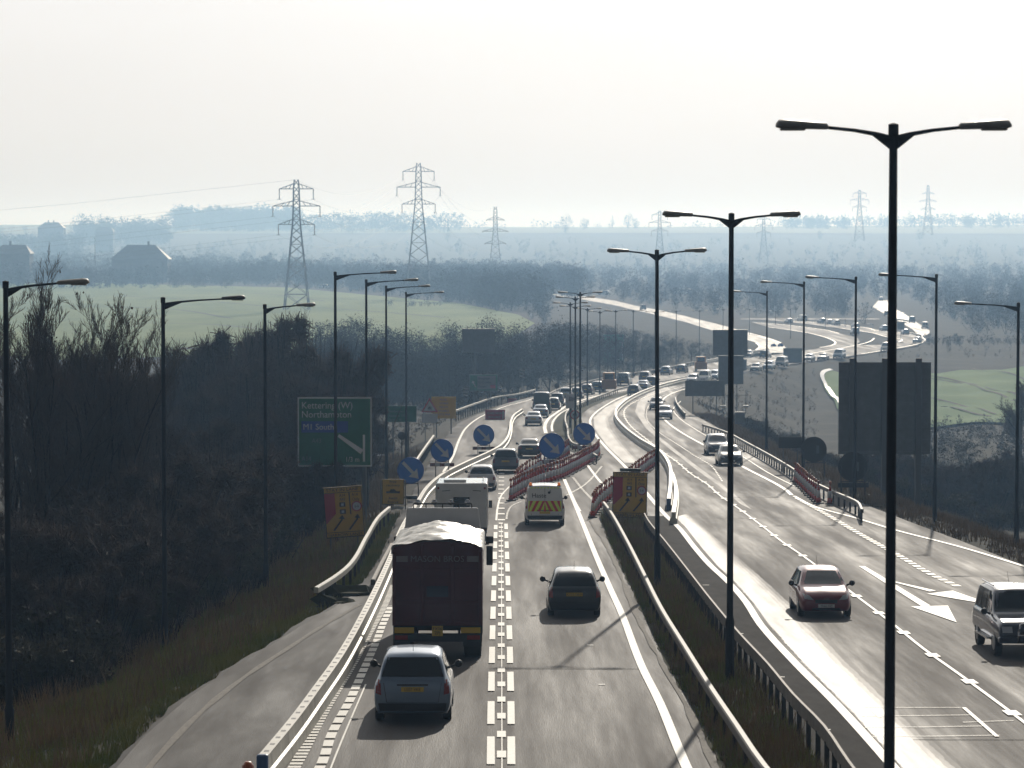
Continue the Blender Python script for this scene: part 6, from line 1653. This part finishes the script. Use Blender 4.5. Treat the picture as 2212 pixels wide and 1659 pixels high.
wood('hillside_woodland', 'dense wood on the hilltop between the houses and the first pylon', scatter(165, 360, 3500, 3900, 150), n=200, hmin=20, hmax=32)
wood('hillside_woodland', 'taller pale wood on the skyline behind the first pylon', scatter(375, 640, 4100, 4600, 210), n=200, hmin=28, hmax=42)
wood('hillside_woodland', 'broken pale wood between the first and second pylons', scatter(640, 1000, 4000, 4600, 170), n=150, hmin=14, hmax=32)
wood('hillside_woodland', 'pale woods along the skyline at right', scatter(1690, 1830, 4300, 4700, 80) + scatter(1830, 2900, 4300, 4900, 330), n=150, hmin=12, hmax=27)
wood('hillside_woodland', 'faint copses and hedges scattered on the far slope', scatter(1000, 2900, 2400, 3500, 420) + scatter(-300, 1000, 2700, 3600, 260), n=160, hmin=4, hmax=11)
wood('hedgerow', 'broken line of hazy trees along the skyline at centre', scatter(1000, 1700, 4450, 4700, 60), n=120, hmin=5, hmax=16)
hed = []
for dx in np.arange(880, 3000, 7.0): hed.append((X_of(dx, 3720 + 30*math.sin(dx*.01)), 3720 + 30*math.sin(dx*.01)))
wood('hedgerow', 'long hedgerow along the pale far field', hed, n=60, hmin=2, hmax=4.5)
wood('hedgerow', 'hedge between the wheat field and the road bank', [(X_of(dx, 690), 690 + rng.uniform(-12, 12)) for dx in np.arange(1990, 3000, 4.0)], n=200, hmin=1.5, hmax=2.8)
wood('hedgerow', 'low dark hedge along the near edge of the wheat field', [(X_of(dx, T(dx, float(np.interp(dx, [1830,2900], [938,888]))).y), T(dx, float(np.interp(dx, [1830,2900], [938,888]))).y + rng.uniform(-6,6)) for dx in np.arange(1850, 2700, 4.0)], n=200, hmin=.8, hmax=1.7)
for dx, Y, k, h_, lab, nm in ((1222,4000,'far',28,'big round tree standing on the skyline right of the third pylon','round_tree'),(1262,4300,'far',20,'small hazy tree right of the big round skyline tree','round_tree'),(1323,4500,'conifer',22,'dark conifer alone on the skyline','conifer'),
    (1357,4500,'far',26,'thin bare tree on the skyline right of the lone conifer','bare_tree'),(1372,4500,'far',18,'low bush-like tree right of the thin skyline tree','round_tree'),(1985,3650,'far',16,'dark clump of trees on the far field by the pylon foot','round_tree'),
    (1770,3700,'far',12,'small round tree on the hedgerow left of the far pylon','round_tree'),(968,3500,'conifer',26,'dark upright evergreen on the skyline beside the second pylon','conifer'),(68,3300,'far',24,'round tree beside the hilltop house at far left','round_tree'),(330,2600,'far',20,'misty tree above the barn roof','round_tree')):
    plant_tree(k, X_of(dx, Y), Y, lab, sc=h_/(11 if k == 'far' else 14), name=nm, group='trees on the skyline')
o_ = [(560+ i*9, 1120) for i in range(0)]
wood('hedgerow', 'low dark clump of bushes in the middle of the pasture', [(X_of(dx, 1080)+rng.uniform(-4,4), 1080+rng.uniform(-15,15)) for dx in np.arange(858, 940, 6.0)], n=60, hmin=2, hmax=4)
# rough scrub over the bank and valley floor right of the bend
def bank_ok(dx, Y):
    X = X_of(dx, Y); 
    if X - XR(Y) < 2.5: return False
    dyy = row_dy(Y, X)
    return not (dx > 1765 and 775 < dyy < 1010)
wood('bank_scrub', 'brown scrub covering the bank inside the right-hand bend', scatter(1460, 2600, 230, 690, 1300, bank_ok), m=M['scrubby'], n=130, hmin=.4, hmax=1.2)
def lbank_ok(dx, Y): return XL(Y) - X_of(dx, Y) > 3.0
wood('bank_scrub', 'brown scrub along the foot of the left tree belt', scatter(820, 1650, 150, 640, 700, lbank_ok), m=M['scrubby'], n=130, hmin=.5, hmax=1.3)
wood('bank_scrub', 'dark bushes between the wheat field and the right-hand verge', scatter(1900, 2700, 235, 395, 330, lambda dx, Y: 925 < row_dy(Y, X_of(dx, Y)) and X_of(dx, Y) - XR(Y) > 8), n=260, hmin=1.6, hmax=3.4)
# ---- grass and weeds
def blades(name, label, pts, hmin, hmax, m, w_=.012, lean=.35):
    P = np.asarray(pts); n = len(P); h_ = rng.uniform(hmin, hmax, n)
    d = rvec(n); d[:, 2] = 0; top = P + np.c_[d[:, :2] * (h_ * lean)[:, None], h_]
    a = rng.uniform(0, math.pi, n); s = np.c_[np.cos(a), np.sin(a), np.zeros(n)] * (w_ * (1 + h_))[:, None]
    V = np.stack([P - s, P + s, top], 1).reshape(-1, 3)
    o = np_mesh(name, V, (np.arange(n)*3)[:, None] + np.arange(3)[None, :], m); tag(o, label, kind='stuff'); return o
def clumps(n, gen, spread, per):
    C = np.array([gen() for _ in range(n)]); i = np.repeat(np.arange(n), per)
    P = C[i] + rng.normal(0, spread, (n*per, 2)); return P
def onto(P, off=0.0): return np.c_[P, H(P[:, 0], P[:, 1]) + off]
def g_left():
    Y = rng.uniform(44, 150); return (float(XL(Y)) - .15 - abs(rng.normal(0, 5.0)), Y)
P = clumps(4200, g_left, .22, 26); P = P[(XL(P[:, 1]) - P[:, 0]) > .12]; blades('verge_grass', 'rough green grass on the left verge', onto(P, -.02), .10, .34, M['grass'])
def g_left2():
    Y = rng.uniform(60, 240); return (float(XL(Y)) - rng.uniform(1, 16), Y)
P = clumps(2200, g_left2, .25, 22); P = P[(XL(P[:, 1]) - P[:, 0]) > .4]; blades('dry_grass', 'dead brown weeds among the verge grass at left', onto(P, -.02), .3, .95, M['dry'], w_=.010)
def g_right():
    Y = rng.uniform(90, 330); return (float(XR(Y)) + .3 + abs(rng.normal(0, 6.0)), Y)
P = clumps(2600, g_right, .3, 20); P = P[(P[:, 0] - XR(P[:, 1])) > .15]; blades('dry_grass', 'brown winter grass on the right bank', onto(P, -.02), .15, .6, M['dry'], w_=.014)
def band(L, Rr):
    A = np.array([tuple(G(*p)) for p in L]); B = np.array([tuple(G(*p)) for p in Rr]); A = A[np.argsort(A[:, 1])]; B = B[np.argsort(B[:, 1])]
    return lambda Y: (np.interp(Y, A[:, 1], A[:, 0]), np.interp(Y, B[:, 1], B[:, 0]))
bf = band([(1600,1760),(1548,1643),(1494,1529),(1440,1440),(1386,1318),(1340,1226),(1312,1165),(1296,1120)], [(1850,1760),(1734,1590),(1670,1508),(1590,1413),(1511,1299),(1472,1245),(1428,1185),(1400,1140),(1393,1112)])
def g_res():
    Y = rng.uniform(46, 146); a, b = bf(Y); return (rng.uniform(a + .1, b - .1), Y)
P = clumps(1500, g_res, .13, 26); ab = bf(P[:, 1]); P = P[(P[:, 0] > ab[0]) & (P[:, 0] < ab[1])]
blades('reserve_grass', 'grass and moss growing along the central reserve', np.c_[P, zr(P[:, 1]) + .01], .08, .34, M['grass'])
P = clumps(420, g_res, .16, 24); ab = bf(P[:, 1]); P = P[(P[:, 0] > ab[0]) & (P[:, 0] < ab[1])]
blades('dry_grass', 'pale dead stalks along the central reserve', np.c_[P, zr(P[:, 1]) + .01], .25, .65, M['dry'], w_=.010)
# ================================================================ pylons and wires
M['lattice'] = mat('pylon_steel', (0.10,0.105,0.11), 0.6, metal=0.4); M['insul'] = mat('insulator', (0.10,0.05,0.03), 0.4)
def pylon(dx, top_dy, s, H_, label, style='suspension', yaw=0.0, armf=1.0):
    Y = F/s; t = at(dx, top_dy, Y); root = empty('electricity_pylon', (t.x, t.y, t.z - H_), yaw); tag(root, label, 'pylon', 'electricity pylons')
    A, B, Rr = [], [], []
    def seg(a, b, r): A.append(a); B.append(b); Rr.append(r)
    th = .20
    def hw(z): return float(np.interp(z, [0, H_*.52, H_*.68, H_*.97, H_], [4.6*H_/48, 2.1*H_/48, 1.35*H_/48, .95*H_/48, .7*H_/48]))
    lv = [0, .13, .24, .34, .43, .51, .58, .64, .70, .75, .80, .85, .90, .95, 1.0]
    for z0, z1 in zip(lv[:-1], lv[1:]):
        a, b = z0*H_, z1*H_; wa, wb = hw(a), hw(b)
        ca = [(wa, wa), (-wa, wa), (-wa, -wa), (wa, -wa)]; cb = [(wb, wb), (-wb, wb), (-wb, -wb), (wb, -wb)]
        for k in range(4):
            seg((*ca[k], a), (*cb[k], b), th*.9)
            n_ = (k+1) % 4
            seg((*ca[k], a), (*cb[n_], b), th*.45); seg((*ca[n_], a), (*cb[k], b), th*.45)
            if z0 in (.13, .34, .51, .70, .85): seg((*ca[k], a), (*ca[n_], a), th*.6)
    V, Fq = prisms(np.array(A, float), np.array(B, float), np.array(Rr), np.array(Rr), n=4)
    np_mesh('lattice_tower', V, Fq, M['lattice'], root)
    ends = []
    arms = ((.93, 6.2), (.80, 8.6), (.66, 6.6)) if style == 'suspension' else ((.83, 5.5), (.68, 8.0), (.52, 6.6))
    for f, L in arms:
        L = L * H_/48 * armf; z = f*H_; A, B, Rr = [], [], []
        for s_ in (-1, 1):
            w0 = hw(z); e = (s_*L, 0, z)
            for yy in (-w0, w0):
                seg((s_*w0*.9, yy, z), e, th*.7); seg((s_*w0*.9, yy, z + 1.9*H_/48), e, th*.6)
                for t_ in (.3, .6):
                    x0 = s_*(w0 + (L-w0)*t_); seg((x0, yy*(1-t_), z), (s_*(w0+(L-w0)*(t_-.15)), yy*(1-t_), z + 1.9*H_/48*(1-t_+.15)), th*.35)
            ends.append(Vector(e))
        V, Fq = prisms(np.array(A, float), np.array(B, float), np.array(Rr), np.array(Rr), n=4); np_mesh('cross_arm', V, Fq, M['lattice'], root)
    mb = MB()
    for e in ends:
        o = MB()
        if style == 'suspension': o.bar(e, e - Vector((0, 0, 3.6)), .17, n=5); o.bar(e - Vector((.7,0,3.7)), e - Vector((-.7,0,3.7)), .10, n=4); 
        else: o.bar(e + Vector((0,-2.4,-.3)), e + Vector((0,2.4,-.3)), .28, n=5)
        o.build('insulator_string', M['insul'], root)
    mw = Matrix.Translation(root.location) @ Matrix.Rotation(yaw, 4, 'Z')
    drop = 3.8 if style == 'suspension' else .4
    return [mw @ (e - Vector((0, 0, drop))) for e in ends] + [mw @ Vector((0, 0, H_))]
p1 = pylon(640, 388, 6.04, 47, 'nearest electricity pylon, standing in the pasture left of the lamps')
p2 = pylon(904, 352, 5.0, 52, 'tallest electricity pylon, second from the left against the sky')
p3 = pylon(1070, 447, 3.9, 42, 'third pylon with stubby arms at the centre of the skyline', style='tension')
p4 = pylon(1425, 455, 2.8, 46, 'pale pylon behind the third tall lamp post')
p5 = pylon(1650, 466, 2.35, 46, 'faint pylon behind the right arm of the second tall lamp')
p6 = pylon(1857, 410, 2.2, 50, 'hazy pylon left of the tallest lamp post')
p7 = pylon(2005, 400, 2.15, 50, 'hazy pylon right of the tallest lamp post', style='tension')
def wire(a, b, sag, label, r=.03):
    m = MB(); pts = []
    for k in range(13):
        t = k/12; p = a.lerp(b, t); p.z -= sag * 4*t*(1-t); pts.append(p)
    for u_, v_ in zip(pts[:-1], pts[1:]): m.bar(u_, v_, r, n=3, cap=False)
    tag(m.build('power_line', M['lattice']), label, 'power line', 'overhead power lines')
nm = ['top left','top right','middle left','middle right','bottom left','bottom right','earth']
for k in range(7): wire(p1[k], p2[k], 9, f'{nm[k]} wire sagging between the first and second pylons')
for k in range(7): wire(p2[k], p3[k], 9, f'{nm[k]} wire sagging between the second and third pylons')
far_l = [v + Vector((-900, -260, -16)) for v in p1]
for k in range(7): wire(far_l[k], p1[k], 24, f'{nm[k]} wire leaving the first pylon towards the left edge')
# ================================================================ buildings
M['wall'] = mat('dark_brick', (0.06,0.05,0.045), 0.9, var=0.3, vscale=.5); M['roof'] = mat('dark_slate', (0.03,0.032,0.036), 0.6, var=0.3, vscale=.4)
def house(x0, x1, ridge_dy, eave_dy, Y, depth, label, chim=(.3,), hip=.18, name='farmhouse'):
    a = at(x0, eave_dy, Y); b = at(x1, eave_dy, Y); rz_ = at(x0, ridge_dy, Y).z; cx_ = (a.x+b.x)/2; g = float(H(cx_, Y)) - 1.5
    root = empty(name, (cx_, Y, g)); tag(root, label, 'building'); w_ = (b.x-a.x)/2; ez = a.z - g; rz2 = rz_ - g
    wl = MB().box(-w_*.94, w_*.94, 0, depth, -3, ez).build('wall', M['wall'], root)
    rf = MB().add([(-w_,-.4,ez),(w_,-.4,ez),(w_,depth+.4,ez),(-w_,depth+.4,ez),(-w_*(1-hip*2),depth/2,rz2),(w_*(1-hip*2),depth/2,rz2)], [(0,1,5,4),(1,2,5),(2,3,4,5),(3,0,4),(3,2,1,0)]).build('roof', M['roof'], root)
    for c in chim: MB().box(w_*c-.6, w_*c+.6, depth/2-.5, depth/2+.5, rz2-1, rz2+2.2).build('chimney', M['wall'], rf)
    for t in (-.6, -.2, .3, .65): MB().box(w_*t-.6, w_*t+.6, -.05, -.001, max(.3, ez*.35), max(.3, ez*.35)+1.2).build('window', M['glass'], wl)
    return root
house(238, 365, 529, 560, 1700, 16, 'long dark barn with hipped roof behind the pasture', chim=(.25,), hip=.26, name='barn')
house(-14, 66, 529, 548, 1650, 14, 'dark house at the far left edge with one chimney', chim=(-.2,))
house(80, 138, 480, 492, 3200, 18, 'hazy hilltop house with two tall chimneys', chim=(-.25, .15), hip=.25)
house(205, 245, 490, 500, 3150, 14, 'small hazy roof right of the hilltop house', chim=(.2,))
house(1590, 1645, 645, 654, 1500, 18, 'low shed among the misty trees behind the lamps', chim=(), name='shed')
HAZE_D, HAZE_G = 0.00029, 0.5
# ================================================================ haze
hm = bpy.data.materials.new('haze_air'); hm.use_nodes = True
hn = hm.node_tree; hn.nodes.clear()
ho = hn.nodes.new('ShaderNodeOutputMaterial'); hv = hn.nodes.new('ShaderNodeVolumePrincipled')
hv.inputs['Color'].default_value = (0.40, 0.64, 0.96, 1)
hv.inputs['Absorption Color'].default_value = (1, 1, 1, 1)
hv.inputs['Density'].default_value = HAZE_D
hv.inputs['Anisotropy'].default_value = HAZE_G
hn.links.new(hv.outputs[0], ho.inputs['Volume'])
hb = MB().box(-3200, 3200, -60, 7100, -40, 62)
ho_ = hb.build('haze', hm); tag(ho_, kind='stuff')
ho_.display_type = 'WIRE'
